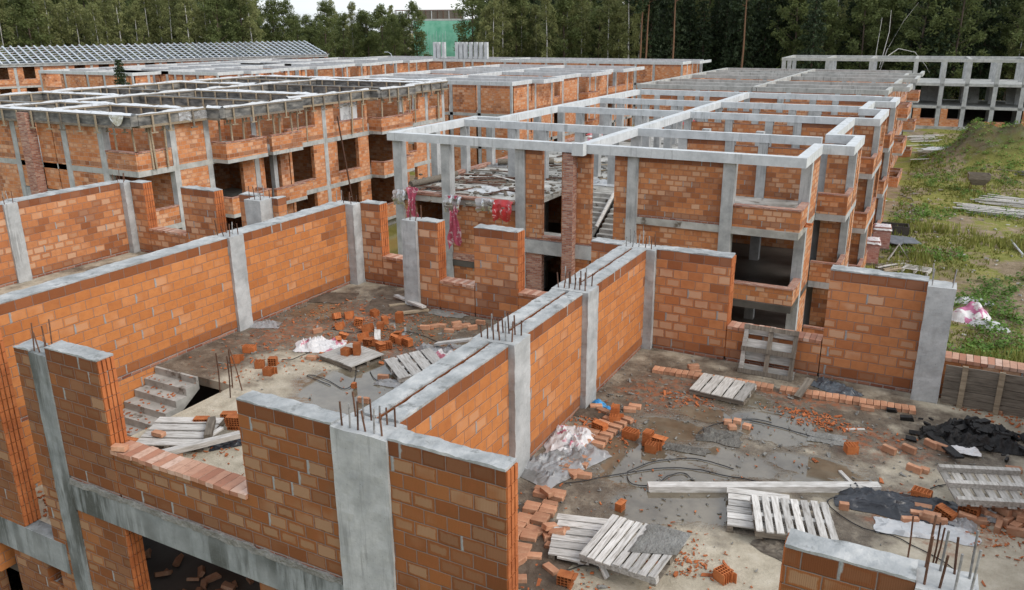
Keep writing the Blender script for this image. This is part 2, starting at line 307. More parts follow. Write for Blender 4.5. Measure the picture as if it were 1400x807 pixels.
# ------------------------------------------------------------------ light and sky
w = bpy.data.worlds.new('World'); scene.world = w; w.use_nodes = True
wn = w.node_tree.nodes; bg = wn['Background']; sky = wn.new('ShaderNodeTexSky'); sky.sky_type = 'NISHITA'; sky.sun_disc = False
SUNV = Vector((.80, -.06, .62)).normalized()
sky.sun_elevation = math.asin(SUNV.z); sky.sun_rotation = atan2(SUNV.x, SUNV.y); sky.dust_density = 2.; sky.air_density = 1.; sky.ozone_density = 1.
hs = wn.new('ShaderNodeMix'); hs.data_type = 'RGBA'; hs.inputs[0].default_value = .72; hs.inputs[0].default_value = .74   # cloud layer over the clear sky
tc = wn.new('ShaderNodeTexCoord'); cm = wn.new('ShaderNodeMapping'); cm.inputs['Scale'].default_value = (1, 1, 3.5); cn = wn.new('ShaderNodeTexNoise'); cn.inputs['Scale'].default_value = 2.6; cn.inputs['Detail'].default_value = 6; cr = wn.new('ShaderNodeValToRGB'); cr.color_ramp.elements[0].position = .35; cr.color_ramp.elements[0].color = (4.3, 4.75, 5.2, 1); cr.color_ramp.elements[1].position = .65; cr.color_ramp.elements[1].color = (6.6, 6.7, 6.8, 1)
for a_, b_ in ((tc.outputs['Generated'], cm.inputs[0]), (cm.outputs[0], cn.inputs['Vector']), (cn.outputs[0], cr.inputs[0]), (cr.outputs[0], hs.inputs[7])): w.node_tree.links.new(a_, b_)
w.node_tree.links.new(sky.outputs[0], hs.inputs[6]); w.node_tree.links.new(hs.outputs[2], bg.inputs[0]); bg.inputs[1].default_value = .15
sun = bpy.data.objects.new('sun', bpy.data.lights.new('sun', 'SUN')); col.objects.link(sun)
sun.data.energy = 1.5; sun.data.angle = radians(35); sun.data.color = (1, .96, .9); sun.rotation_euler = SUNV.to_track_quat('Z', 'Y').to_euler()
scene.cycles.max_bounces = 6; scene.cycles.diffuse_bounces = 2; scene.cycles.transparent_max_bounces = 8
vs = scene.view_settings; vs.view_transform = 'Standard'; vs.look = 'None'; vs.exposure = .5; vs.gamma = 1; vs.use_curve_mapping = False
# ------------------------------------------------------------------ building kit
class Bld:
    def __init__(s, name, label, cat, loc=(0,0,0), rz=0, base=5.9, group=None):
        s.base = base; s.t = thing(name, label, cat, (loc[0], loc[1], loc[2]-base), rz, group)
    def add(s, name, mb, mats, parent=None, smooth=False): return mb.build(name, mats, parent or s.t, (0,0,-s.base), smooth)
    def part(s, name, mat, *boxes, parent=None):
        mb = MB()
        for b in boxes: mb.box(*b)
        return s.add(name, mb, mat, parent)
def FR(axis, c):
    if axis == 'y': return lambda a0, a1, o0, o1, z0, z1: (c+o0, c+o1, a0, a1, z0, z1)
    return lambda a0, a1, o0, o1, z0, z1: (a0, a1, c-o1, c-o0, z0, z1)
def parapet(B, P, a0, a1, o0, o1, z0, h, mat):
    mb = MB(); mb.box(*P(a0, a1, o0, o1, z0, z0+h), 0); mb.box(*P(a0-.01, a1+.01, o0-.02, o1+.03, z0+h, z0+h+.07), 1); B.add('parapet', mb, [mat, M_SMALL])
def bay(B, P, z0, kind, a0, a1, mat, h=2.6, pl=.45, pr=.45, par=.85):
    t = .25
    if kind == 'P': B.part('wall', mat, P(a0, a1, -t, 0, z0+.003, z0+h))
    elif kind == 'w':
        if pl: B.part('wall', mat, P(a0, a0+pl, -t, 0, z0+.003, z0+h))
        if pr: B.part('wall', mat, P(a1-pr, a1, -t, 0, z0+.003, z0+h))
        if par: parapet(B, P, a0+pl+.001, a1-pr-.001, -t, 0, z0+.003, par, mat)
    elif kind == 'p': parapet(B, P, a0, a1, -t, 0, z0+.003, par, mat)
    elif kind == 'b':
        B.part('balcony_slab', M_OLDBEAM, P(a0, a1, .012, 1.12, z0-.2, z0-.002))
        mb = MB(); mb.box(*P(a0+.13, a1-.13, .97, 1.1, z0, z0+par)); mb.box(*P(a0, a0+.13, .015, 1.1, z0, z0+par)); mb.box(*P(a1-.13, a1, .015, 1.1, z0, z0+par))
        mb.box(*P(a0+.13, a1-.13, .95, 1.12, z0+par, z0+par+.07), 1); mb.box(*P(a0-.01, a0+.13, .015, 1.12, z0+par, z0+par+.07), 1); mb.box(*P(a1-.13, a1+.01, .015, 1.12, z0+par, z0+par+.07), 1)
        B.add('parapet', mb, [mat, M_SMALL])
        if pr: B.part('wall', mat, P(a1-pr, a1, -t, 0, z0+.003, z0+h))
def column(B, x, y, z0, z1, sx=.38, sy=.38, mat=None, name='column'):
    return B.part(name, mat or M_CONC, (x-sx/2, x+sx/2, y-sy/2, y+sy/2, z0, z1))

# ------------------------------------------------------------------ the near storey
N1 = Bld('unfinished_building', 'nearest roofless block storey with a wet concrete floor and rooms open to the sky', 'building')
def nfloor(*boxes): N1.part('floor_slab', M_FLOOR, *boxes)
HX0, HX1, HY0, HY1 = -9.8, -7.32, 1.55, 4.27           # stair well
nfloor((-20.2, -10.3, .3, 12.25, -.2, 0), (-10.3, HX0, HY1, 12.25, -.2, 0), (HX0, HX1, HY1, 12.25, -.2, 0), (HX1, -6.6, .3, 12.25, -.2, 0), (-6.6, 9.9, .3, 10.98, -.2, 0))
N1.part('lower_floor', M_SHADEDWETSLAB, (-20, 9.9, .35, 12.0, -3.15, -2.95))  # dark floor colour stands in for shade in the opening under the beam
N1.part('landing', M_FLOOR, (-9.8, -7.40, .3, 1.75, -1.7, -1.5))
N1.part('beam', M_FCONC, (-6.86, 9.9, 0.01, .299, -.58, -.002)); N1.part('beam', M_FCONC, (-20, -7.41, 0.01, .299, -2.15, -1.5))
N1.part('beam', M_CONC, (HX1-.25, HX1-.001, HY0, HY1, -.45, -.21)); N1.part('beam', M_CONC, (-20, 9.9, 11.0, 11.3, -.55, -.21))
def cap(x0, x1, y0, y1, z, t=.045, over=.004, seed=0):
    N1.add('mortar_cap', MB().rough(x0-over, x1+over, y0-over, y1+over, z+.001, z+t*.55, .009, .05, 0, seed, .022), M_CAP, None, False)
def ribs(mb, face, c, a0, a1, z0, z1, m=1):     # grooved ends of the hollow blocks, course by course
    n = max(2, round((a1-a0)/.085)); st = (a1-a0)/n; z = z0
    while z < z1-.03:
        zt = min(z+.2182, z1)
        for i in range(n):
            q = (a0+i*st+.012, a0+(i+1)*st-.012); e = .022+random.uniform(-.004, .004)
            if face == '+x': mb.box(c, c+e, q[0], q[1], z+.008, zt-.008, m)
            elif face == '-x': mb.box(c-e, c, q[0], q[1], z+.008, zt-.008, m)
        z += .2182
def nwall(x0, x1, y0, y1, z1=2.5, z0=0., mat=None, ends='', capt=.045, seed=None):
    mb = MB(); mb.box(x0, x1, y0, y1, z0+.1 if z0 == 0 else z0, z1, 0)
    if z0 == 0: mb.box(x0+.012, x1-.012, y0+.012, y1-.012, .001, .1, 2)
    zz = z0+.1 if z0 == 0 else z0
    if 'r' in ends: ribs(mb, '+x', x1, y0, y1, zz, z1)
    if 'l' in ends: ribs(mb, '-x', x0, y0, y1, zz, z1)
    N1.add('wall', mb, [mat or M_BLOCK, M_CLAYDK, M_SMALL])
    if capt: cap(x0, x1, y0, y1, z1, capt, seed=seed if seed is not None else int(abs(x0*13+y0*7)))
def sill(x0, x1, y0, y1, z, along='x', pitch=.128):
    mb = MB(); a0, a1 = (x0, x1) if along == 'x' else (y0, y1); n = max(1, round((a1-a0)/pitch)); st = (a1-a0)/n
    for i in range(n):
        j = lambda s=.006: random.uniform(-s, s)
        M = Matrix.Translation((a0+(i+.5)*st if along == 'x' else (x0+x1)/2+j(.012), (y0+y1)/2+j(.012) if along == 'x' else a0+(i+.5)*st, z+.04+j(.003)))@Matrix.Rotation(j(.02), 4, 'Z')@Matrix.Rotation(j(.02), 4, 'X')
        hx, hy = (st/2-.005, (y1-y0)/2+.02) if along == 'x' else ((x1-x0)/2+.02, st/2-.005)
        mb.box(-hx, hx, -hy, hy, -.038, .036, 0, M)
    mb.box(x0+.01, x1-.01, y0+.01, y1-.01, z+.001, z+.05, 1)
    return N1.add('sill', mb, [M_SILL, M_DIRT])
def ncol(x0, x1, y0, y1, z1=2.5, z0=0., bars=6, mat=None, seed=0, barh=.34):
    c = N1.add('column', MB().rough(x0, x1, y0, y1, z0, z1, .012, .075, 0, seed, .014), mat or M_CONC)
    rnd = random.Random(seed*17+3)
    k = max(2, (bars+1)//2); pts = []
    for i in range(bars):
        r, s = divmod(i, k)
        fx = .14+.72*(s/(k-1)); fy = .2 if r == 0 else .8
        if (x1-x0) < (y1-y0)*.8: fx, fy = fy, fx
        pts.append((x0+(x1-x0)*fx, y0+(y1-y0)*fy))
    for x, y in pts:
        h = barh*rnd.uniform(.65, 1.2); tx, ty = rnd.gauss(0, .02), rnd.gauss(0, .02)
        N1.add('rebar', MB().tube([(x, y, z1-.05), (x+tx*.6, y+ty*.6, z1+h*.5), (x+tx, y+ty, z1+h)], .013, 6), rnd.choice([M_RUST, M_RUST, M_BAR]), c, True)
    return c
# party wall on the left
nwall(-10.3, -9.8, .0, 6.84, seed=3, mat=M_PARTY); nwall(-10.3, -9.8, 7.32, 11.5, seed=4, mat=M_PARTY)
N1.part('wall', M_PARTY, (-10.3, -9.802, 0, 4.3, -2.9, -.002))
ncol(-10.3, -9.72, 6.842, 7.318, 2.52, bars=6, seed=1)
ncol(-10.3, -9.52, 11.502, 11.9, 2.5, bars=6, seed=2)
# back of the left room: set-back bay, free post, then the stepped wall
nwall(-9.518, -8.82, 11.87, 12.25, ends='r', seed=6); nwall(-8.798, -7.06, 11.87, 12.25, .84, capt=0); sill(-8.79, -7.07, 11.87, 12.25, .84)
ncol(-7.06, -6.58, 10.5, 10.99, 2.5, bars=6, seed=5); nwall(-7.03, -6.65, 11.0, 11.865, .84, capt=0)
nwall(-6.578, -5.95, 10.6, 10.98, ends='r', seed=7); nwall(-5.92, -4.82, 10.6, 10.98, .82, capt=0); sill(-5.92, -4.82, 10.6, 10.98, .82)
nwall(-4.8, -3.5, 10.6, 10.98, ends='r', seed=8); nwall(-3.47, -1.47, 10.6, 10.98, .82, capt=0); sill(-3.47, -1.47, 10.6, 10.98, .82)
nwall(-1.45, -.665, 10.6, 10.98, seed=9)
# twin-leaf party wall with a gap, three posts
for i, (a, b) in enumerate(((.47, 3.56), (4.13, 6.66), (7.22, 10.46))):
    nwall(-.27, 0, a, b, seed=20+i, capt=.06, mat=M_PARTY); nwall(-.66, -.37, a, b, seed=30+i, capt=.06, mat=M_PARTY)
ncol(-.68, .12, 3.562, 4.128, 2.54, bars=12, seed=11); ncol(-.68, .12, 6.662, 7.218, 2.54, bars=12, seed=12); ncol(-.66, .215, 10.462, 10.97, 2.5, bars=10, seed=13)
# back of the right room
nwall(.22, 1.97, 10.6, 10.98, ends='r', seed=41); nwall(2.0, 4.08, 10.6, 10.98, .8, capt=0); sill(2.0, 4.08, 10.6, 10.98, .8)
nwall(4.1, 5.99, 10.6, 10.98, seed=42); ncol(5.992, 6.5, 10.28, 10.8, 2.5, bars=4, seed=14); nwall(6.502, 9.9, 10.6, 10.98, .86, capt=0); sill(6.51, 9.9, 10.6, 10.98, .86)
nwall(9.5, 9.88, .4, 10.58, seed=43)
# front
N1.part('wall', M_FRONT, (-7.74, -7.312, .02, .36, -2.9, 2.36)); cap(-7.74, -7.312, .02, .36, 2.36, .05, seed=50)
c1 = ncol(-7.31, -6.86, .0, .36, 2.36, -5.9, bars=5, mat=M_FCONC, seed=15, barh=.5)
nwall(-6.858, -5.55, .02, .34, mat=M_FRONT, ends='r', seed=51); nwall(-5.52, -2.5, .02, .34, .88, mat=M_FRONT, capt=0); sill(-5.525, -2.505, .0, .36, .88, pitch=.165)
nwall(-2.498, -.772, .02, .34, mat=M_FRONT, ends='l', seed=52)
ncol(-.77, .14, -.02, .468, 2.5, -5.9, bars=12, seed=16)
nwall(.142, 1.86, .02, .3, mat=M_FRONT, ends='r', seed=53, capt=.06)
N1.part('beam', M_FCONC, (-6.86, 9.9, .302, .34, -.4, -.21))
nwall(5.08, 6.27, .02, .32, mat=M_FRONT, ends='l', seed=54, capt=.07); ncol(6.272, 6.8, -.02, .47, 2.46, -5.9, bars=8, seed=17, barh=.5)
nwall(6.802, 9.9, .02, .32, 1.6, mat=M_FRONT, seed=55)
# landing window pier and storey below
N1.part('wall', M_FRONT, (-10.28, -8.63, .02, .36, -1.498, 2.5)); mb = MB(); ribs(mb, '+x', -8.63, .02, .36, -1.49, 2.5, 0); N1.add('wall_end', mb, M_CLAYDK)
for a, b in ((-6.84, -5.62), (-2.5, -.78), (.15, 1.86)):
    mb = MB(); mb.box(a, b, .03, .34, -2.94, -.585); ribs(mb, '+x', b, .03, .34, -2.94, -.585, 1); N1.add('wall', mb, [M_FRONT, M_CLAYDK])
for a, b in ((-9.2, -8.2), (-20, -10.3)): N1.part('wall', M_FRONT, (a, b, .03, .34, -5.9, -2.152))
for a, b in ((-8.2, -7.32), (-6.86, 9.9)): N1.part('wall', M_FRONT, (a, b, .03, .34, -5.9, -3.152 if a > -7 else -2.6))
N1.part('wall', M_FARBLOCK, (-20, 9.9, 11.4, 11.7, -5.9, -.57)); N1.part('wall', M_FARBLOCK, (-20.1, -19.8, .35, 11.39, -5.9, -.21)); N1.part('wall', M_FARBLOCK, (9.6, 9.88, .35, 11.39, -5.9, -.21))
N1.part('wall', M_FARBLOCK, (-.6, -.3, .6, 11.39, -2.94, -.21)); N1.part('wall', M_FARBLOCK, (-6.5, -3.5, 4.5, 4.75, -2.94, -.21))
for x in (-4, 3.2): column(N1, x, 5.2, -2.94, -.21)
# mortar squeezed out over the front beam
for x0, x1 in ((-6.84, -3.6), (-3.6, -.8), (.16, 1.85)): N1.add('squeezed_mortar', MB().rough(x0, x1, -.012, .03, -.045, .06, .028, .06, 0, int(x0*9)), M_CONCPILE)
# flight of stairs down to the landing
mb = MB(); n = 8; run = (4.2-1.75)/n; rise = 1.5/(n+1)
poly = [(4.26, 0.0)]
for k in range(n+1):
    y = 4.2-k*run; poly += [(y, -k*rise), (y, -(k+1)*rise)]
poly = [(4.268, -.002), (4.2, -.002)]; 
for k in range(n):
    poly += [(4.2-k*run, -(k+1)*rise), (4.2-(k+1)*run, -(k+1)*rise)]
poly = poly+[(4.2-n*run, -1.498), (4.2-n*run+.25, -1.69), (4.268, -.3)]
M = Matrix(((0,0,1,0),(1,0,0,0),(0,1,0,0),(0,0,0,1)))
mb.prism(poly, -9.78, -8.42, 0, M); N1.add('stair', mb, M_STEP)
# the neighbouring room beyond the party wall
nwall(-19.75, -19.2, 7.3, 10.95, seed=61); nwall(-19.75, -19.2, .4, 6.86, seed=62); ncol(-19.75, -19.13, 6.862, 7.298, 2.5, bars=6, seed=18); ncol(-19.75, -18.98, 10.952, 11.38, 2.5, bars=5, seed=19)
nwall(-18.97, -18.35, 11.2, 11.58, ends='r', seed=63); nwall(-18.32, -16.5, 11.2, 11.58, .84, capt=0); sill(-18.32, -16.5, 11.2, 11.58, .84)
nwall(-16.48, -14.95, 11.2, 11.58, ends='r', seed=64); nwall(-14.92, -13.85, 11.2, 11.58, .84, capt=0)
nwall(-13.83, -13.12, 11.2, 11.58, seed=65); ncol(-13.1, -12.45, 10.7, 11.35, 2.5, bars=6, seed=21); nwall(-12.43, -12.2, 11.2, 11.58, seed=66); nwall(-12.18, -10.32, 11.2, 11.58, .84, capt=0)
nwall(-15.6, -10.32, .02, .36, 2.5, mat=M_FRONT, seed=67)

# ------------------------------------------------------------------ frame building across the yard
R = Bld('unfinished_building', 'three storey block building with an open grid of pale roof beams behind the nearest storey', 'building')
RX0, RX1 = -17.2, 1.4
R.part('floor_slab', M_SLAB, (RX0, -10.35, 24.225, 54.6, -.28, 0), (-10.35, -5.3, 28.7, 54.6, -.28, 0), (-5.3, RX1-.004, 24.225, 54.6, -.28, -.001))
R.part('floor_slab', M_SHADEDWETSLAB, (RX0, -10.35, 24.225, 54.6, -3.23, -2.95), (-10.35, -5.3, 28.7, 54.6, -3.23, -2.95), (-5.3, RX1-.004, 24.225, 54.6, -3.23, -2.951))
R.part('floor_slab', M_SHADEDWETSLAB, (RX0, RX1, 24.6, 54.6, -6.1, -5.88))
for zl in (-1.5, -4.45):
    R.part('landing', M_SLAB, (-10.3, -5.35, 24.6, 25.8, zl-.2, zl)); R.part('beam', M_CONC, (-10.255, -5.535, 24.215, 24.5, zl-.62, zl-.02))
for x0, x1, off in ((-9.1, -7.75, 0), (-7.45, -6.1, 0)):
    poly = [(28.7, -.02), (28.7, -.35), (26.0, -1.7), (25.8, -1.7), (25.8, -1.5)]
    for k in range(9): poly += [(25.8+.32*k, -1.5+(k+1)*.1645), (25.8+.32*(k+1), -1.5+(k+1)*.1645)]
    R.add('stair', MB().prism(poly[::-1], x0, x1, 0, M), M_STEP)
PF = FR('x', 24.3)
column(R, 1.2, 26.15, -5.9, 2.5, .4, .36)
for x in (-17.0, -14.33, -10.48, -5.29, -1.39):
    column(R, x, 24.42, -5.9, 2.5, .46, .44)
for x in (-17.1, ):
    for y in (27.7, 30.6, 33.4, 36.4, 39.4, 43., 46.3, 50.4, 54.3): column(R, x, y, -5.9, 2.5)
for y in (30.6, 39.4, 46.3, 54.3):
    for x in (-14.2, -12.4, -10.4, -8.6, -7.45, -5.1, -2.9, -1.4, 1.2): column(R, x, y, -5.9, 2.5, .42, .36)
for x, y in ((-10.3, 32.6), (-8.4, 35.), (-10.4, 43), (-5.1, 34.6), (-2.4, 34.6)): column(R, x, y, 0, 2.5)
R.part('wall', M_BLOCK, PF(-5.06, -1.63, -.25, 0, .1, 2.5)); R.part('wall', M_BLOCK, PF(-6.1, -5.53, -.25, .01, -1.42, 2.5)); R.part('wall', M_BLOCK, PF(-10.24, -9.45, -.25, .01, -1.42, 2.5))
R.part('wall', M_BLOCK, PF(-8.5, -7.15, -.25, .01, -1.42, 2.5)); R.part('chimney', M_SMALL, PF(-8.28, -7.8, .012, .42, -5.9, 2.45))
parapet(R, PF, -9.44, -8.51, -.25, 0, -1.5, .12, M_BLOCK); parapet(R, PF, -7.14, -6.11, -.25, 0, -1.5, .05, M_BLOCK)
R.part('base_course', M_SMALL, PF(-5.06, -1.63, -.24, 0, .002, .098)); R.part('base_course', M_SMALL, PF(-10.2, -5.6, -.24, .03, -1.498, -1.43))
parapet(R, PF, -1.15, 1.4, -.3, -.02, .003, .8, M_BLOCK)
for zl in (-2.95, -5.9):
    R.part('wall', M_BLOCK, PF(-5.06, -1.63, -.25, -.002, zl+.003, zl+2.66)); parapet(R, PF, -1.15, 1.4, -.3, -.02, zl+.003, .62, M_BLOCK)
    R.part('wall', M_BLOCK, PF(-14.08, -10.73, -.25, -.002, zl+.003, zl+2.66)); R.part('wall', M_BLOCK, PF(-17.2, -16.2, -.25, 0, zl+.003, zl+2.66))
R.part('wall', M_SMALL, PF(-10.24, -9.45, -.25, 0, -5.9, -5.1)); R.part('wall', M_SMALL, PF(-10.24, -9.45, -.25, 0, -4.43, -2.15)); R.part('wall', M_BLOCK, PF(-8.5, -7.15, -.25, 0, -4.43, -2.15)); R.part('wall', M_BLOCK, PF(-6.4, -5.53, -.25, 0, -4.43, -2.15))
R.part('wall', M_SMALL, PF(-14.08, -12.5, .0, .06, -2.93, -2.6))
R.part('edge_course', M_SMALL, PF(-17.2, -14.6, -.2, .12, .004, .16)); R.part('edge_course', M_SMALL, PF(-14.05, -10.75, -.2, .12, .004, .13)); R.part('edge_course', M_SMALL, (-17.25, -17.0, 24.6, 46, .004, .2))
# inner walls under the roof beams, right half; columns interrupt them
for y, segs in ((30.6, ((-4.88, -3.12), (-2.68, -1.62), (-1.18, .98))), (39.4, ((-7.22, -5.32), (-4.88, -3.12), (-2.68, -1.62), (-1.18, .98))), (46.3, ((-7.22, -5.32), (-4.88, -3.12), (-1.18, .98))), (54.3, ((-14.0, -12.62), (-10.18, -8.82), (-7.22, -5.32), (-4.88, -3.12), (-2.68, -1.62), (-1.18, .98)))):
    for a, b in segs: R.part('wall', M_BLOCK, (a, b, y-.12, y+.12, .003, 2.3+random.choice((0, .18))))
for zl in (-2.95, -5.9):
    for y in (33.4, 39.4, 46.3, 54.3): R.part('wall', M_FARBLOCK, (-17, 1., y-.1, y+.1, zl+.003, zl+2.66))
    R.part('wall', M_FARBLOCK, (-17.0, -16.8, 24.6, 54.2, zl+.003, zl+2.66)); R.part('wall', M_FARBLOCK, (-4.6, -4.4, 24.6, 54.2, zl+.003, zl+2.66))
# right-hand facade with its projecting bays
def side_facade(B, X, mods, levels, mat, W):
    P0, P1 = FR('y', X), FR('y', X+1.2)
    for Y0, Ya, Y1 in mods:
        for li, zl in enumerate(levels):
            h = 2.5 if zl > -1 else 2.66
            ym = Y0+2.05; bay(B, P0, zl, 'p', Y0+(.302 if Y0 < 24.5 else .05), ym-.4, mat, h, par=.8 if zl > -1 else .62); bay(B, P0, zl, 'P', ym+.002, Ya-.2, mat, h)
            B.part('balcony_slab', M_CONC, (X+.012, X+1.2, Ya, Y1, zl-.28, zl-.004))
            parapet(B, FR('x', Ya), X+.02, X+1.2, -.15, 0, zl+.003, .8, mat); parapet(B, P1, Ya+.152, Ya+1.75, -.15, 0, zl+.003, .8, mat)
            B.part('wall', mat, (X+.02, X+1.0, Ya+1.8, Ya+2.05, zl+.003, zl+h)); B.part('wall', mat, (X+.95, X+1.2, Ya+2.06, Ya+2.6, zl+.003, zl+h))
            parapet(B, P1, Ya+2.62, Y1-.9, -.2, 0, zl+.003, .8, mat); B.part('wall', mat, (X+1.0, X+1.2, Y1-.88, Y1-.3, zl+.003, zl+h)); B.part('wall', mat, (X+.02, X+.9, Y1-.25, Y1, zl+.003, zl+h))
        for x, y in ((X-.19, Ya-.0), (X+1.03, Ya+1.92), (X+1.03, Y1-.14)): column(B, x, y, levels[-1], 2.5, .3, .3)
side_facade(R, RX1, ((24.3, 28.2, 32.), (32.2, 39.3, 45.), (46.3, 50., 54.4)), (0, -2.95, -5.9), M_BLOCK, 1.4)
def beam(B, x0, x1, y0, y1, z0=2.5, z1=2.95, mat=None): B.part('beam', mat or M_BEAM, (min(x0,x1), max(x0,x1), min(y0,y1), max(y0,y1), z0, z1-.08))
beam(R, -17.4, 1.45, 24.02, 24.4); beam(R, -17.4, -17.0, 24.402, 32.2); beam(R, -16.998, -15.6, 31.8, 32.2); beam(R, -16.0, -15.6, 32.202, 54.2)
beam(R, -7.7, -7.3, 24.402, 54.2, 2.502, 2.952); R.part('beam', M_BEAM, (-7.75, -7.25, 23.6, 23.978, 2.45, 2.95))
for y in (30.4, 39.2, 46.1): beam(R, -16.998 if y < 31 else -15.598, -7.702, y, y+.3, 2.501, 2.94); beam(R, -7.298, 1.05, y, y+.3, 2.501, 2.94)
beam(R, -15.6, 1.45, 54.202, 54.6)
for Y0, Ya, Y1 in ((24.402, 28.0, 31.9), (31.9, 39.2, 45.), (45., 50., 54.2)):
    beam(R, 1.05, 1.45, Y0, Ya-.002); beam(R, 1.05, 2.65, Ya, Ya+.36); beam(R, 2.27, 2.65, Ya+.362, Y1-.402); beam(R, 1.05, 2.65, Y1-.4, Y1-.003)
# ------------------------------------------------------------------ formwork building on the left
LX, LZ = -28.9, .9
LY = atX(187, 225, LX).y
L = Bld('unfinished_building', 'three storey block building on the left with dark roof formwork under white film', 'building', (LX, LY, LZ))
def ly(px, py=200): return atX(px, py, LX).y-LY
def lx(px, py=200): return atY(px, py, LY).x-LX
LLEN = ly(605, 150)+.3; LW = 19.
for zl in (0, -2.95): L.part('floor_slab', M_OLDBEAM, (-LW, .015, .0, LLEN, zl-.28, zl))
L.part('floor_slab', M_SLAB, (-LW, 0, .1, LLEN, -6.1, -5.9))
PR, PFr = FR('y', 0), FR('x', 0)
def lcol(px, py, w=.34): y = ly(px, py); column(L, -.17, y, -5.9, 2.19, .36, w); return y
yA = lcol(238, 200); yB = lcol(284, 195); yC = lcol(347, 180); yD = lcol(443, 165); yE = lcol(548, 150); yF = lcol(583, 145); yG = LLEN-.2
yS = ly(392, 170); yI = ly(503, 160)
for y in (yG,): column(L, -.17, y, -5.9, 2.19, .36, .34)
for zl, top in ((0, True), (-2.95, False), (-5.9, False)):
    h = 2.19 if top else 2.66; z = zl
    bay(L, PR, z, 'p', .1, yA-.2, M_FARBLOCK, h)                                # corner balcony
    bay(L, PR, z, 'P', yA+.18, yB-.18, M_FARBLOCK, h)
    bay(L, PR, z, 'b', yB+.2, yC-.2, M_FARBLOCK, h, pr=.9 if not top else .3)
    L.part('balcony_slab', M_OLDBEAM, PR(yC+.2, yS, .012, 1.12, z-.2, z-.002))
    if top: parapet(L, FR('y', 1.1), yC+.2, yS, -.2, 0, z, .85, M_FARBLOCK); L.part('wall', M_FARBLOCK, PR(yC+.2, yC+.6, -.25, 0, z, z+h))
    else: L.part('wall', M_FARBLOCK, PR(yC+.2, yC+.55, -.25, 0, z, z+h)); parapet(L, FR('y', 1.1), yC+.2, yS, -.2, 0, z, .75, M_FARBLOCK); L.part('wall', M_FARBLOCK, PR(yS-.8, yS-.1, -.25, 0, z, z+h)); column(L, -.3, yC+1.6, z, z+2.6, .3, .3)
    bay(L, PR, z, 'w', yS, yD-.18, M_FARBLOCK, h, pl=0 if top else .2, pr=.7 if top else 1.0, par=.85 if top else .55)
    bay(L, PR, z, 'w', yD+.18, yI-.1, M_FARBLOCK, h, pl=.75 if top else .9, pr=.25 if top else 1.1, par=.85 if top else .6)
    bay(L, PR, z, 'b', yI, yE-.2, M_FARBLOCK, h, pr=.8 if not top else .2)
    bay(L, PR, z, 'w', yE+.2, yF-.2, M_FARBLOCK, h, pl=.5, pr=1.3 if not top else .9, par=.85)
    bay(L, PR, z, 'w', yF+.2, yG-.2, M_FARBLOCK, h, pl=.15, pr=.15, par=.85) if top else bay(L, PR, z, 'P', yF+.2, yG-.2, M_FARBLOCK, h)
    # rooms behind: cross walls and a spine
    L.part('wall', M_FARBLOCK, (-5.3, -5.05, .3, LLEN-.2, z+.003, z+h-.1))
    for y in (yA, yS, yD, yI, yE): L.part('wall', M_FARBLOCK, (-5.04, -.4, y-.1, y+.12, z+.003, z+h-.1))
    for x0, x1 in ((-LW+.1, -12), (-11.5, -5.4)): L.part('wall', M_FARBLOCK, (x0, x1, LLEN-.25, LLEN, z+.003, z+h))
    for y in (8, 16, 24): L.part('wall', M_FARBLOCK, (-LW+.3, -5.35, y, y+.22, z+.003, z+h-.1))
    L.part('wall', M_FARBLOCK, (-LW, -LW+.25, .3, LLEN-.3, z+.003, z+h))
# front face
xa, xb, xc, xd = lx(139, 200), lx(90, 200), lx(55, 200), lx(22, 200)
for x in (xa, xb, xd, xd-5.4): column(L, x, .17, -5.9, 2.19, .42, .36)
L.part('chimney', M_SMALL, PFr(xc-.75, xc-.05, .012, .5, -5.9, 2.6))
for zl, top in ((0, True), (-2.95, False), (-5.9, False)):
    h = 2.19 if top else 2.66
    parapet(L, PFr, xa+.22, -.02, -.3, -.02, zl+.003, .85, M_FARBLOCK); L.part('wall', M_FARBLOCK, PFr(xb+.22, xa-.22, -.25, 0, zl+.003, zl+h))
    L.part('wall', M_FARBLOCK, PFr(xd-5.1, xd-.22, -.25, 0, zl+.003, zl+h))
    L.part('wall', M_FARBLOCK, PFr(xc+.0, xc+1.15, -.25, 0, zl-1.4, zl+1.2 if not top else zl+h)); L.part('wall', M_FARBLOCK, PFr(xc+1.25, xb-.22, -.25, 0, zl-1.4, zl+1.2 if not top else zl+h))
    L.part('wall', M_FARBLOCK, PFr(xd+.22, xd+.75, -.25, 0, zl-1.4, zl+1.2 if not top else zl+h))
    L.part('wall', M_FARBLOCK, PFr(-LW, xd-5.7, -.25, 0, zl+.003, zl+h))
    L.part('beam', M_CONC, PFr(xd+.22, xb-.22, -.3, .006, zl-1.95, zl-1.45))
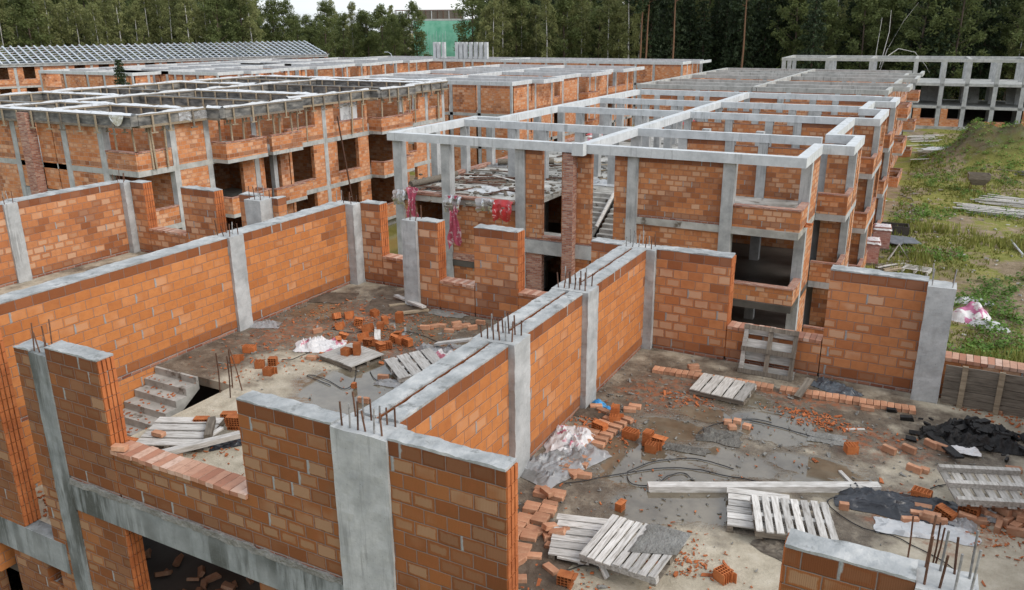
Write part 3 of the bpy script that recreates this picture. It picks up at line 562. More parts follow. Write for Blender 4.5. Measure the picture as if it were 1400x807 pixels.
# roof beams in formwork: dark panels, timber rails and brackets, white film on top
REST = MB()
def form_beam(x0, x1, y0, y1, film=True, br=True, seed=0):
    lx_, ly_ = x1-x0, y1-y0; rnd = random.Random(seed)
    L.part('formwork', M_FORM, (x0, x1, y0, y1, 2.210, 2.730))
    along = lx_ > ly_
    mb = MB()
    if along:
        for yy in (y0-.06, y1+.001): mb.box(x0, x1, yy, yy+.059, 2.110, 2.220); mb.box(x0, x1, yy+.01, yy+.05, 2.650, 2.720)
    else:
        for xx in (x0-.06, x1+.001): mb.box(xx, xx+.059, y0, y1, 2.110, 2.220); mb.box(xx+.01, xx+.05, y0, y1, 2.650, 2.720)
    L.add('timber_rail', mb, M_DKWOOD if rnd.random() < .3 else M_WOOD)
    if br:
        a = (x0 if along else y0)+.6
        while a < (x1 if along else y1)-.3:
            aa = a+rnd.uniform(-.15, .15)
            for sgn in (-1, 1):
                mb = MB() if seed < 10 and (sgn < 0) == along else REST
                if along:
                    yc = (y0-.12) if sgn < 0 else (y1+.07); mb.box(aa-.05, aa+.05, yc, yc+.05, 1.87, 2.7); mb.box(aa-.22, aa+.18, yc-.02, yc+.07, 1.81, 1.868)
                else:
                    xc_ = (x0-.12) if sgn < 0 else (x1+.07); mb.box(xc_, xc_+.05, aa-.05, aa+.05, 1.87, 2.7); mb.box(xc_-.02, xc_+.07, aa-.2, aa+.2, 1.81, 1.868)
                if mb is not REST: L.add('timber_bracket', mb, rnd.choice([M_WOOD, M_WOOD, M_DKWOOD]))
            a += 1.25
    if film:
        n = max(4, int(max(lx_, ly_)/.3)); wd = .5
        def fn(i, j):
            t = j/n; s = i/5-.5; a = (x0+(x1-x0)*t) if along else (y0+(y1-y0)*t); c = ((y0+y1)/2 if along else (x0+x1)/2)
            k = noise.noise(Vector((a*.8, c, seed*2.7)))*.5+.5; k = k if k > .42 else k*.25
            hgt = 2.740+(1-(2*s)**2)*(.02+.12*k)+noise.noise(Vector((a*3, s*4, c)))*.05
            if abs(s) > .45: hgt = 2.735-.1*k
            o = c+s*(.1+.4*k); return (a, o, hgt) if along else (o, a, hgt)
        L.add('film_cover', MB().grid(6, n+1, fn), M_WHITE, None, True)
ysteps = [.2, yB+.6, yS+1.2, yI+.6, yE, LLEN-.5]
form_beam(-LW, .35, -.25, .15, seed=1); form_beam(0., .38, .16, yB-.2, seed=2); form_beam(.385, 1.35, yB-.2, yB+.16, True, False, 3); form_beam(1.0, 1.36, yB+.17, yS, seed=4); form_beam(.38, .99, yS-.36, yS-.01, False, False, 5)
form_beam(.0, .36, yS, yI-.1, seed=6); form_beam(.37, 1.0, yI-.1, yI+.22, False, False, 7); form_beam(.7, 1.06, yI+.23, yE+.4, seed=8); form_beam(.0, .36, yE+.41, LLEN, seed=9)
for i, y in enumerate((yA+1.2, yC+1, yD-.6, yI+1.8, yF)): form_beam(-10.4, -.02, y, y+.36, i % 2 == 0, True, 10+i); form_beam(-LW+.4, -10.82, y-1, y-.64, i % 2 == 1, True, 16+i)
form_beam(-10.8, -10.42, .16, LLEN, seed=21); form_beam(-LW, -LW+.38, .16, LLEN, seed=22); form_beam(-LW+.4, -.1, LLEN-.2, LLEN+.16, seed=23); form_beam(-6.4, -6.06, .16, yA+1.1, seed=24)
L.add('timber_brackets', REST, M_WOOD)['kind'] = 'stuff'
# timber props in the open bays
rnd = random.Random(3)
def prop(x, y): L.add('timber_prop', MB().tube([(x, y, 0), (x+rnd.uniform(-.08, .08), y+rnd.uniform(-.08, .08), 2.1)], .055, 6), M_WOOD, None, True)
for x, y in ((-2.9, .25), (-1.7, .3), (-.45, .4), (.05, .9), (.1, yA*.45), (.1, yA*.75), (.3, yB+.6), (.9, yB+.9), (.9, (yB+yC)/2), (.9, yC-.5), (.9, yC+.7), (.9, yC+1.1), (.9, yS-.5), (.0, yS+.9), (.0, (yS+yD)/2), (.1, yD+2.6), (.0, yI-.6), (.8, yI+.5), (.8, yI+2.4), (.8, yE-.8), (.2, yE+.8), (.2, yE+1.5), (.2, yF+1.3), (.2, yG-.9)): prop(x, y)
L.part('insulation_board', M_WHITE, (-.12, -.06, yD+1.7, yD+3.4, .95, 2.0)); L.add('leaning_pole', MB().tube([(1.2, yD+1.1, -5.9), (.25, yD+1.0, 1.3)], .05, 6), M_RUST, None, True)
L.add('hanging_sheet', MB().grid(12, 8, lambda i, j: (.42+.06*noise.noise(Vector((i*.7, j*.9, 2))), yB-2.0+i*.17, 2.65-j*.07+.05*sin(i*.8))), M_CLEAR, None, True)
L.add('hanging_sheet', MB().grid(9, 8, lambda i, j: (-1.0+i*.13, -.38+.04*noise.noise(Vector((i*.7, j, 4))), 2.75-j*.075*(1-.05*(i-4)**2))), M_CLEAR, None, True)

# ------------------------------------------------------------------ the rows farther off
def row_building(label, corner, ang, Lr, Wr, z=0., seed=0, mods=None, mat=None, bm=None, levels=(0, -2.95, -5.9), group=None, posts=None, fill=.75, open_left=False):
    # origin = top-floor slab at the near right corner; local +y runs back along the right-hand facade
    rnd = random.Random(seed); mat = mat or M_FARBLOCK; bm = bm or M_OLDBEAM
    B = Bld('unfinished_building', label, 'building', (corner[0], corner[1], z), ang, 5.9, group)
    for zl in levels: B.part('floor_slab', M_OLDBEAM, (-Wr, .0, .0, Lr, zl-.28, zl))
    PR_, PF_ = FR('y', 0), FR('x', 0)
    y = 0; ys = [0]
    seq = mods or [1.9, 2.4, 3.2, 3.0, 4.0, 2.6, 3.4]
    i = 0
    while y < Lr-2.2: y = min(Lr, y+seq[i % len(seq)]); ys.append(y); i += 1
    ys[-1] = Lr
    for y in ys: column(B, -.17, min(max(y, .18), Lr-.18), levels[-1], 2.5, .34, .34)
    kinds = [rnd.choice('pPbwwbwP') for _ in ys]
    for li, zl in enumerate(levels):
        h = 2.5 if li == 0 else 2.66
        for k in range(len(ys)-1):
            a, b = ys[k]+.2, ys[k+1]-.2; kd = kinds[k]
            if b-a < .5: continue
            if k == 0: kd = 'P'
            bay(B, PR_, zl, kd, a, b, mat, h, pl=.35, pr=.5 if kd == 'w' else .4, par=.85)
    xs = [0]; x = 0
    fseq = [2.6, 3.4, 2.2, 1.5, 3.6, 3.0, 4.2]
    i = 0
    while x < Wr-2.5: x = min(Wr, x+fseq[(i+seed) % len(fseq)]); xs.append(x); i += 1
    xs[-1] = Wr
    for x in xs[1:]: column(B, -x+.2, .17, levels[-1], 2.5, .34, .34)
    fk = [rnd.choice('pPPwP') for _ in xs]
    for li, zl in enumerate(levels):
        h = 2.5 if li == 0 else 2.66
        for k in range(len(xs)-1):
            b, a = -xs[k]-.2, -xs[k+1]+.4
            if b-a > .5: bay(B, PF_, zl, fk[k] if li == 0 or fk[k] != 'p' else 'w', a, b, mat, h, pl=.6, pr=.4, par=.85)
        B.part('wall', mat, (-Wr, -Wr+.25, .4, Lr, zl+.003, zl+h)); B.part('wall', mat, (-Wr+.3, -.4, Lr-.25, Lr, zl+.003, zl+h)); B.part('wall', mat, (-5.2, -4.95, .4, Lr-.3, zl+.003, zl+h-.3))
        yy = 5.
        while yy < Lr-2: B.part('wall', mat, (-4.9, -.5, yy, yy+.2, zl+.003, zl+h-.3)); B.part('wall', mat, (-Wr+.3, -5.3, yy+1, yy+1.2, zl+.003, zl+h-.3)); yy += 7.3
    # roof grid, stepping with the bays
    t = .28; y = 0; out = 0; k = 0
    cuts = [0]
    while cuts[-1] < Lr-5: cuts.append(min(Lr, cuts[-1]+(4., 4.2, 7.2, 5.4)[k % 4])); k += 1
    cuts[-1] = Lr
    for k in range(len(cuts)-1):
        o = 0. if k % 2 == 0 else 1.2
        B.part('beam', bm, (o-t+.05, o+.05, cuts[k]+t+.002, cuts[k+1]-.002, 2.5, 2.84)); B.part('beam', bm, (-Wr/2+.2, (1.25 if k else .05), cuts[k], cuts[k]+t, 2.5, 2.845)); B.part('beam', bm, (-Wr-.05, -Wr/2-.2, cuts[k], cuts[k]+t, 2.5, 2.845))
    B.part('beam', bm, (-Wr, .05, Lr-.002, Lr+t, 2.5, 2.84)); B.part('beam', bm, (-Wr/2-.15, -Wr/2+.15, -.0, Lr-.01, 2.502, 2.87)); B.part('beam', bm, (-Wr-.05, -Wr+t, t+.003, Lr-.01, 2.501, 2.835))
    for cx_ in range(2):
        for cy_ in cuts[1:-1]:
            column(B, -Wr*.25-cx_*Wr*.5, cy_+.19, 0, 2.5, .34, .34); column(B, -Wr*.12-cx_*Wr*.5, cy_+.19, 0, 2.5, .34, .34)
            if rnd.random() < fill: B.part('wall', mat, (-Wr*.23-cx_*Wr*.5, -Wr*.14-cx_*Wr*.5, cy_+.06, cy_+.3, .003, 2.3))
    if posts:
        for x, y in posts: column(B, x, y, 2.84, 5.3, .5, .5, M_BEAM, 'tall_post')
    return B
row_building('block building with weathered roof beams behind the pale beam grid, beside the grassy plot', (1.4, 60.6), 0, 30, 19.5, 0, 2, bm=M_OLDBEAM, mods=[3.6, 1.9, 3.4, 3.6, 2.])
row_building('block building in the middle distance with brick balconies right of the formwork building', (-29.2, 58.8), 0, 32, 19, 0, 4, bm=M_BEAM, mods=[3.2, 1.6, 3.6, 2.6, 3.8])
c1, c2 = at(940, 84, 2.92), at(940, 84, 2.92)
mid = at(860, 84, 2.92)
row_building('long block building farthest back below the birches, concrete posts on its roof', (-27.2, 104.), 0, 10, 56, 0, 6, bm=M_BEAM, mods=[2.4, 2.4, 2.6], posts=[(atY(px, 70, 107).x+27.2, 3.) for px in (665, 658, 651, 644, 637, 631, 625, 607, 600, 595)])
row_building('long block building left of centre behind the formwork roof and beside the farthest left one', (-68.3, 61.5), radians(0), 44, 19, 0, 8, bm=M_BEAM, mods=[3.2, 2.1, 3.4, 2.8])
row_building('block building at far left with window openings, in front of the steel rafters', (-77.5, 57.5), radians(0), 40, 17, 0, 10, bm=M_BEAM, mods=[2.2, 2.6, 3.])
# steel rafter roof
SA, SB = at(-60, 91, 2.95), at(448, 75, 2.95); sd = SB-SA; sl = sd.length; sang = atan2(sd.y, sd.x)-pi/2
S = Bld('steel_roofed_building', 'long red block building at far left under rows of galvanised steel rafters', 'building', (SA.x, SA.y, 0), sang, 5.9)
for zl in (0, -2.95, -5.9): S.part('floor_slab', M_OLDBEAM, (-14, 0, 0, sl, zl-.28, zl))
P_ = FR('y', 0); k = 0; a = 0; rnd = random.Random(12)
while a < sl-.5:
    b = min(sl, a+3.4); column(S, -.17, a+.2, -5.9, 2.5, .36, .36)
    for zl in (0, -2.95, -5.9): bay(S, P_, zl, 'w' if (k % 3) else 'P', a+.4, b, M_FARBLOCK, 2.6, pl=.8, pr=.7, par=.9)
    a = b; k += 1
S.part('wall', M_FARBLOCK, (-14, -.4, sl-.25, sl, -5.9, 2.5)); S.part('wall', M_FARBLOCK, (-5, -4.8, .4, sl-.3, -5.9, 2.5)); S.part('wall', M_FARBLOCK, (-14, -13.8, .4, sl-.3, -5.9, 2.5))
S.part('beam', M_BEAM, (-.36, .15, 0, sl, 2.62, 3.05))
rz, run = 5.4, 7.
S.part('roof_deck', M_DECK, (-7.2, .3, -.2, sl+.2, 3.06, 3.12))
mb = MB(); a = 0
while a < sl:
    for j in (0,):
        mb.face([(.7, a, 3.2), (.7, a+.22, 3.2), (-run, a+.22, rz), (-run, a, rz)]); mb.face([(.7, a, 3.05), (-run, a, rz-.18), (-run, a, rz), (.7, a, 3.2)]); mb.face([(.7, a+.22, 3.2), (-run, a+.22, rz), (-run, a+.22, rz-.18), (.7, a+.22, 3.05)]); mb.face([(.7, a, 3.05), (.7, a, 3.2), (.7, a+.22, 3.2), (.7, a+.22, 3.05)][::-1])
        mb.face([(-2*run-.7, a, 3.2), (-2*run-.7, a+.22, 3.2), (-run, a+.22, rz), (-run, a, rz)][::-1])
    a += 1.05
o = S.add('steel_rafters', mb, M_GALV); o['kind'] = 'stuff'
mb = MB()
for j in range(8):
    t = j/7; x = .5-(run+.3)*t; zz = 3.1+(rz-.25-3.1)*t; mb.box(x-.06, x+.06, 0, sl, zz-.1, zz)
S.add('purlins', mb, M_GALV)
# bare concrete frame on the right
ca, cb = at(1076, 80, 2.95), at(1400, 80, 2.95)
fx0, fy0 = -15.7, 112.; fang = atan2(1.2, 30)
K = Bld('concrete_frame_building', 'bare concrete frame building before the dark trees at right, block walls only at ground level', 'building', (fx0, fy0, .4), fang, 5.6)
for zl in (-.1, -2.9): K.part('floor_slab', M_OLDBEAM, (0, 46, 0, 11, zl-.32, zl))
K.part('floor_slab', M_SLAB, (-.3, 46, -.3, 11, -6.1, -5.45))
xs = [0, 5.6, 11., 16.3, 19.6, 22.4, 25.6, 28.6, 31.6, 35, 38.6, 42, 45.7]
for x in xs:
    for y in (.2, 5.5, 10.8): column(K, x+.2, y, -5.6, 2.5, .5, .4)
beam(K, -.1, 46, 0, .45, 2.5, 2.95, M_OLDBEAM); beam(K, -.1, 46, 10.5, 10.95, 2.5, 2.95, M_OLDBEAM)
for x in (0, 5.6, 11., 16.3, 22.4, 28.6, 35, 42): beam(K, x, x+.4, .452, 10.498, 2.502, 2.96, M_OLDBEAM)
PK = FR('x', 0)
for a, b in ((.5, 5.5), (6.2, 10.9), (11.6, 16.2)): bay(K, PK, -5.45, 'w', a, b, M_FARBLOCK, 2.2, pl=1., pr=1., par=.9)
bay(K, PK, -5.45, 'w', 16.9, 19.6, M_FARBLOCK, 2.2, pl=.9, pr=.0, par=.9); bay(K, PK, -5.45, 'w', 20.1, 22.3, M_FARBLOCK, 2.2, pl=.8, pr=0, par=.9)
K.part('wall', M_FARBLOCK, PK(24.2, 27.4, -.25, 0, -5.45, -4.7)); K.part('wall', M_FARBLOCK, PK(29.2, 33.8, -.25, 0, -5.45, -3.22)); K.part('wall', M_FARBLOCK, PK(36, 44, -.25, 0, -5.45, -3.22))
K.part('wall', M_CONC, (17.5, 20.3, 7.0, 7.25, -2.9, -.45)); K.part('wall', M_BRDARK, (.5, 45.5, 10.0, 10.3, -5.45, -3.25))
for x in (23.2, 27.6):
    K.add('stair', MB().prism([(6, -2.9), (9, -.42), (9, -.1), (8.6, -.1), (5.6, -2.9)], x, x+1.3, 0, M), M_OLDBEAM)
# netted building far behind
g = far_at(590, 262, -5)
G = Bld('netted_building', 'tall building far off wrapped in green safety netting with bare steel on top', 'building', (g.x, g.y, 6.8), YAW, 13)
G.part('netting', M_NET, (-5.5, 19, 0, .3, -12, 2.6)); G.part('netting', M_NET, (-5.5, -5.2, .31, 14, -12, 2.6))
for z in (-4, -1, 2.65): G.part('floor_slab', M_OLDBEAM, (-11, 19, .35, 14, z, z+.5))
for x in (-10.8, -7.5): column(G, x, .6, -8, 5.6, .5, .5)
G.part('wall', M_DKWOOD, (-4.5, 9.5, 1.2, 1.6, 3.16, 5.5)); G.part('steel_frame', M_RUST, (-11, 10, 1., 1.2, 5.52, 5.8))
for i in range(12): G.part('steel_post', M_RUST if i % 3 else M_BEAM, (-10.5+i*1.75, -10.3+i*1.75, .7, .9, 3.16, 5.5))
G.part('scaffold', M_GALV, *[(-3+i*.9, -2.93+i*.9, -.6, -.54, -8, -1.5+(i % 3)*.6) for i in range(9)])
# ------------------------------------------------------------------ loose things on the working floor
def brick_mesh(name, lx_, ly_, lz_, mat, seed):
    bm = bmesh.new(); bmesh.ops.create_cube(bm, size=1); bmesh.ops.scale(bm, vec=(lx_, ly_, lz_), verts=bm.verts)
    bmesh.ops.bevel(bm, geom=bm.edges[:], offset=.006, segments=1, affect='EDGES')
    r = random.Random(seed)
    for v in bm.verts: v.co += Vector((r.gauss(0,.0018), r.gauss(0,.0018), r.gauss(0,.0015)))
    me = bpy.data.meshes.new(name); bm.to_mesh(me); bm.free(); me.materials.append(mat); return me
BRICKS = [brick_mesh('brick', .255, .125, .088, M_BRICK, i) for i in range(4)]
HALVES = [brick_mesh('half_brick', .15, .125, .088, M_BRICK, i+9) for i in range(2)]
def hollow_mesh(L_, W_, H_, cut=None, seed=0):
    # clay block with open cells, ribbed on its sides: one extruded ring of webs
    nx = max(3, round(L_/.075)); ny = 4
    def lines(n, T):
        t = .011; xs = []; p = (T-t)/n
        for i in range(n+1): xs += [-T/2+i*p, -T/2+i*p+t]
        return xs
    xs, ys = lines(nx, L_), lines(ny, W_)
    nX, nY = len(xs)-1, len(ys)-1
    solid = [[(i % 2 == 0) or (j % 2 == 0) for j in range(nY)] for i in range(nX)]
    r = random.Random(seed)
    if cut:                                    # a broken corner
        for i in range(nX):
            for j in range(nY):
                if xs[i] > L_*(.5-cut) and r.random() < .8: solid[i][j] = False
    mb = MB(); z0, z1 = -H_/2, H_/2
    S_ = lambda i, j: 0 <= i < nX and 0 <= j < nY and solid[i][j]
    for i in range(nX):
        for j in range(nY):
            if not solid[i][j]: continue
            a, b, c, d = xs[i], xs[i+1], ys[j], ys[j+1]
            mb.face([(a,c,z1),(b,c,z1),(b,d,z1),(a,d,z1)]); mb.face([(a,d,z0),(b,d,z0),(b,c,z0),(a,c,z0)])
            if not S_(i-1, j): mb.face([(a,d,z0),(a,c,z0),(a,c,z1),(a,d,z1)])
            if not S_(i+1, j): mb.face([(b,c,z0),(b,d,z0),(b,d,z1),(b,c,z1)])
            if not S_(i, j-1): mb.face([(a,c,z0),(b,c,z0),(b,c,z1),(a,c,z1)])
            if not S_(i, j+1): mb.face([(b,d,z0),(a,d,z0),(a,d,z1),(b,d,z1)])
    if not cut:                                # grooves pressed into the faces
        for sg in (-1, 1):
            n = int(L_/.045)
            for k in range(n):
                x = -L_/2+(k+.5)*L_/n; y = sg*(W_/2+.0045); mb.box(x-.013, x+.013, min(y-.004, y+.004), max(y-.004, y+.004), z0+.004, z1-.004)
            n = int(W_/.06)
            for k in range(n):
                y = -W_/2+(k+.5)*W_/n; x = sg*(L_/2+.0085); mb.box(x-.008, x+.008, y-.019, y+.019, z0+.004, z1-.004)
    return mb.mesh('hollow_block', M_CLAY)
HB = hollow_mesh(.36, .245, .215); HH = hollow_mesh(.24, .245, .215, seed=2); HX = hollow_mesh(.36, .245, .215, .32, 3)
def put(name, me, label, cat, p, rz=0., rx=0., ry=0., group=None, sc=1.):
    o = bpy.data.objects.new(name, me); col.objects.link(o); o.location = p; o.rotation_euler = (rx, ry, rz); o.scale = (sc,)*3
    return tag(o, label, cat, group)
rb = random.Random(21)
def brick(px, py, label, rz=None, flat=True, z=0., half=False, group=None, tilt=0.):
    h = .044 if flat else .0625; p = at(px, py, z+h); rz = rb.uniform(0, pi) if rz is None else rz
    return put('half_brick' if half else 'brick', rb.choice(HALVES if half else BRICKS), label, 'brick', p, rz, 0 if flat else pi/2, tilt, group)
def block(px, py, label, pose='flat', rz=None, z=0., me=None, group=None, tilt=0., sc=.76):
    rz = rb.uniform(-.5, .5) if rz is None else rz
    h = {'flat': .1075, 'end': .188, 'side': .1275}[pose]*sc; me = me or HB
    if me is HH and pose == 'end': h = .128*sc
    rx, ry = {'flat': (0, tilt), 'end': (0, pi/2), 'side': (pi/2, tilt)}[pose]
    return put('hollow_block' if me is not HX else 'broken_block', me, label, 'block', at(px, py, z+h), rz, rx, ry, group, sc)
# the line of bricks laid in front of the back wall of the right room
a, b = at(897, 505, .05), at(1247, 560, .05); n = 41
for i in range(n):
    if i in (20,): continue
    p = a.lerp(b, i/(n-1)); put('brick', rb.choice(BRICKS), 'pale brick in the single straight line laid on the floor before the back wall', 'brick', (p.x, p.y+rb.uniform(-.012, .012), .044), pi/2+.1+rb.uniform(-.04, .04), group='bricks laid in a line before the back wall')
brick(948, 501, 'brick lying crooked on top of the straight line of bricks', .6, z=.09); brick(951, 508, 'brick tucked beside the straight brick line below a crooked one', .2, z=.0)
brick(1186, 558, 'brick fallen just in front of the far end of the straight brick line', .1)
# the double line beside the twin-leaf wall
def line2(pts, n, label, group):
    P = [at(x, y, .044) for x, y in pts]; L_ = [(P[i+1]-P[i]).length for i in range(len(P)-1)]; T = sum(L_)
    for i in range(n):
        d = T*i/(n-1); k = 0
        while k < len(L_)-1 and d > L_[k]: d -= L_[k]; k += 1
        v = (P[k+1]-P[k]).normalized(); p = P[k]+v*d; sd = Vector((-v.y, v.x, 0)); an = atan2(v.y, v.x)+pi/2
        for s in (-.135, .135):
            if rb.random() < .1: continue
            q = p+sd*(s+rb.uniform(-.02, .02)); put('brick', rb.choice(BRICKS), label, 'brick', (q.x, q.y, .044), an+rb.uniform(-.08, .08), group=group)
line2([(752, 672), (735, 700), (712, 730), (698, 760)], 16, 'brick in the ragged double line on the floor beyond the nearest wall end', 'bricks in the double line by the nearest wall end')
line2([(848, 571), (822, 590), (798, 618), (779, 640)], 12, 'brick in the ragged double line running past the crumpled film', 'bricks in the double line by the crumpled film')
for i, (x, y, r) in enumerate(((778, 646, .4), (788, 648, 1.2), (799, 650, .2))): brick(x, y, 'brick in the little row of three below the crumpled film', r, group='three bricks below the crumpled film', z=0)
brick(748, 672, 'brick lying askew at the upper end of the double brick line', -.5, z=.09)
CL = 'brick in the loose heap left of the half buried pallet'; CG = 'bricks heaped left of the pallet pair'
for x, y, z, r, t in ((738,728,0,.9,0), (748,733,0,2.2,.2), (757,722,0,.4,0), (764,735,0,1.6,0), (752,720,.09,1.1,.3), (762,728,.09,.2,-.3), (770,724,.05,2.5,.4), (757,748,0,.05,0)): brick(x, y, CL, r, z=z, group=CG, tilt=t)
brick(729, 761, 'single brick lying alone between the double brick line and the pallet pair', .35); brick(708, 770, 'brick standing on edge at the foot of the nearest wall end', 1.3, False); brick(753, 779, 'lone brick below the loose heap, nearest the bottom edge of the photo', -.45)
block(776, 793, 'orange block fragment on the floor under the left pallet of the pair', 'side', .1, me=HX); brick(713, 792, 'chalky half brick on the floor at the bottom edge by the nearest wall', .5, half=True)
# by the twin-leaf wall
block(841, 564, 'hollow block standing upright on a brick beside a crumpled blue bag', 'end', .25); block(843, 573, 'hollow block half hidden under the upright one by the blue bag', 'flat', .3, me=HX)
for x, y, r, l in ((815,556,.5,'brick leaning at the wall side of the blue bag'), (824,562,-.3,'brick in front of the blue bag'), (861,560,.35,'brick touching the right side of the upright hollow block'), (868,556,.2,'brick farther right of the upright hollow block')): brick(x, y, l, r)
block(820, 584, 'hollow block on its side by the upper end of the double brick line', 'side', -.3); block(862, 593, 'hollow block lying with grooves up right of the double brick line', 'flat', -.1)
block(886, 599, 'hollow block standing on end beside a broken half', 'end', -.05); block(902, 604, 'broken block lying right of the one standing on end', 'side', -.1, me=HX); block(893, 612, 'broken block in front of the one standing on end', 'flat', 0, me=HX)
for x, y, r in ((796, 587, .4), (806, 590, 0), (797, 597, .8)): brick(x, y, 'brick among chips between the wall post and the double line', r, group='bricks among chips by the wall post')
block(849, 691, 'short broken block lying alone in the middle of the wet floor', 'side', 1.4, me=HX, sc=.55); block(991, 788, 'broken grooved block lying alone near the bottom edge of the photo', 'flat', -.5, me=HX)
for x, y, r in ((995, 577, .3), (1008, 576, .1), (1001, 584, .5), (1021, 583, -.1)): brick(x, y, 'red half brick in the cluster of four by a loop of cable', r, half=True, group='four half bricks by the cable loop')
# right half of the right room
block(1166, 613, 'broken block alone on the brown floor left of two single bricks', 'flat', .5, me=HX)
brick(1216, 615, 'brick standing on edge beside a short stick', -.5, False); brick(1243, 614, 'brick standing on edge between the stick and the burnt heap', -.5, False)
brick(1273, 607, 'left brick of the pair beside the burnt board', -.6, False); brick(1285, 611, 'right brick of the pair beside the burnt board', -.4, False)
brick(1250, 641, 'larger brick of the pair on the floor above the black film', -.4, False); brick(1264, 643, 'smaller brick of the pair on the floor above the black film', -.2, half=True)
brick(1154, 692, 'chalky brick beside the left end of the black film', .2, half=True, flat=False)
block(1260, 676, 'hollow block standing with its cells upward on the black film', 'flat', -.2); block(1292, 703, 'hollow block tipped over right of the black film', 'side', -.5, tilt=.2)
for x, y, z, r in ((1262,694,0,.1), (1256,704,0,.2), (1268,710,0,0), (1283,713,0,.2), (1244,712,0,.4), (1274,705,.09,0)): brick(x, y, 'brick in the small pile at the edge of the black film', r, z=z, flat=rb.random()<.6, group='bricks piled at the edge of the black film')
for x, y, z in ((1322,708,0), (1337,712,0), (1352,705,0), (1366,709,0), (1378,713,0), (1390,718,0), (1358,695,0), (1372,698,.09), (1385,700,.09), (1394,694,0), (1344,700,0), (1330,702,.0), (1397,706,.09), (1365,720,0), (1389,727,0), (1402,716,0)): brick(x, y, 'brick in the spill under the upturned pallet at the right edge', z=z, flat=rb.random()<.6, group='bricks spilt under the upturned pallet', tilt=rb.uniform(-.2,.2))
block(1325, 699, 'hollow block under the left end of the upturned pallet', 'side', -.3); block(1378, 694, 'hollow block under the middle of the upturned pallet', 'side', 0)
brick(1362, 562, 'brick on the floor before the timber formwork panel', -.3); brick(1370, 558, 'half brick behind another before the timber formwork panel', .4, half=True); brick(1386, 642, 'brick at the right edge above the upturned pallet', .2)
# left room
LB_ = 'hollow block in the scattered heap at the back of the left room'; LG = 'hollow blocks strewn at the back of the left room'
for x, y, pose in ((460,432,'flat'), (478,431,'flat'), (512,428,'flat'), (465,446,'flat'), (503,449,'flat'), (497,461,'flat'), (463,466,'side'), (470,460,'side'), (505,468,'side'), (515,470,'flat'), (521,474,'side'), (529,472,'flat'), (538,463,'side'), (549,466,'flat'), (558,468,'side'), (545,458,'side'), (490,440,'side')): block(x, y, LB_, pose, rb.uniform(-1, 1), group=LG, me=rb.choice([HX, HX, HX, HH]), sc=rb.uniform(.62, .85), tilt=rb.uniform(-.4, .4))
block(546, 434, 'upright hollow block, the one nearest the pale boards at the back of the left room', 'end', .2); block(526, 438, 'slim upright hollow block left of the larger upright one', 'end', .9, me=HH); block(520, 446, 'hollow block against the foot of the slim upright one', 'end', .4, me=HH)
block(488, 477, 'ribbed hollow block standing on the weathered low pallet', 'end', .5, z=.14, me=HB); block(475, 481, 'broken block lying on the weathered low pallet', 'flat', 0, z=.14, me=HX)
for x, y, r in ((581,448,.4), (593,446,1), (603,445,.2), (614,452,.3), (624,442,1), (625,448,.9), (637,445,.8), (646,448,.9)): brick(x, y, 'small pale brick strewn on the wet floor before the stepped wall', r, group='pale bricks strewn before the stepped wall', flat=rb.random()<.7)
brick(657, 441, 'red brick against the foot of the stepped wall at the post', .2, flat=False)
block(355, 498, 'hollow block with a solid face, left of a pair on the pale floor', 'flat', .55, me=HH); block(373, 494, 'hollow block showing its cells, right of a pair on the pale floor', 'side', .5, me=HH); block(369, 508, 'broken block in front of a pair of hollow blocks', 'flat', .2, me=HX)
block(341, 477, 'hollow block lying alone between the stair head and the wall post', 'flat', .4); block(324, 491, 'half block near the head of the stairs', 'flat', .6, me=HX)
brick(524, 516, 'pale brick lying before the white plank pallet in the puddle', .3, flat=False); block(484, 528, 'broken stub of block standing in the puddle', 'end', .2, me=HX, sc=.42); brick(497, 547, 'pale brick alone in the puddle behind the corner post', .2, flat=False)
brick(434, 452, 'pale brick left of the strewn hollow blocks', 1.1, flat=False); brick(426, 489, 'brick under the plastic heap beside the low pallet', .2)
block(276, 577, 'hollow block with open cells beside the grey timber by the stair hole', 'side', .5); block(313, 570, 'hollow block at the back of the group by the front wall', 'side', .5); block(320, 575, 'upper hollow block in the stacked pair by the front wall', 'side', .4, z=.24); block(322, 580, 'lower hollow block in the stacked pair by the front wall', 'side', .4)
block(178, 606, 'grooved hollow block leaning on the end of the brick sill', 'side', 1.1, tilt=.5); brick(164, 612, 'brick lying on the end of the brick sill', .3, z=.98); brick(201, 612, 'brick on the floor behind the sill by the grooved block', .1); brick(217, 593, 'pale brick lying on the plank pallet by the stair hole', .1, z=.16); brick(240, 622, 'brick propping the white timber behind the sill', .8)
# pallets ------------------------------------------------------------
def make_pallet(n_top, gap, label, mat, Lx=1.25, Ly=.95, seed=0, group=None, nb=3, bent=0., base=True):
    t = thing('pallet', label, 'pallet', group=group); r = random.Random(seed)
    wd = Lx/n_top-gap
    for i in range(n_top):
        x = -Lx/2+(i+.5)*Lx/n_top+r.uniform(-.006, .006); q = r.uniform(-.012, .012); M_ = Matrix.Rotation(q, 4, 'Z')
        mb = MB(); mb.box(x-wd/2, x+wd/2, -Ly/2+r.uniform(-.02,.02), Ly/2+r.uniform(-.02,.02), .118+r.uniform(0,.004), .14+r.uniform(0,.006)+bent*r.random(), 0, M_); mb.build('plank', mat, t)
    for y in (-Ly/2+.06, 0, Ly/2-.06):
        MB().box(-Lx/2+.01, Lx/2-.01, y-.045, y+.045, .024, .116).build('bearer', M_DKWOOD if r.random() < .4 else mat, t)
    for x in [-Lx/2+.07+(Lx-.14)*k/(nb-1) for k in range(nb)] if base else []: MB().box(x-.05, x+.05, -Ly/2, Ly/2, 0, .022).build('base_board', M_DKWOOD, t)
    return t
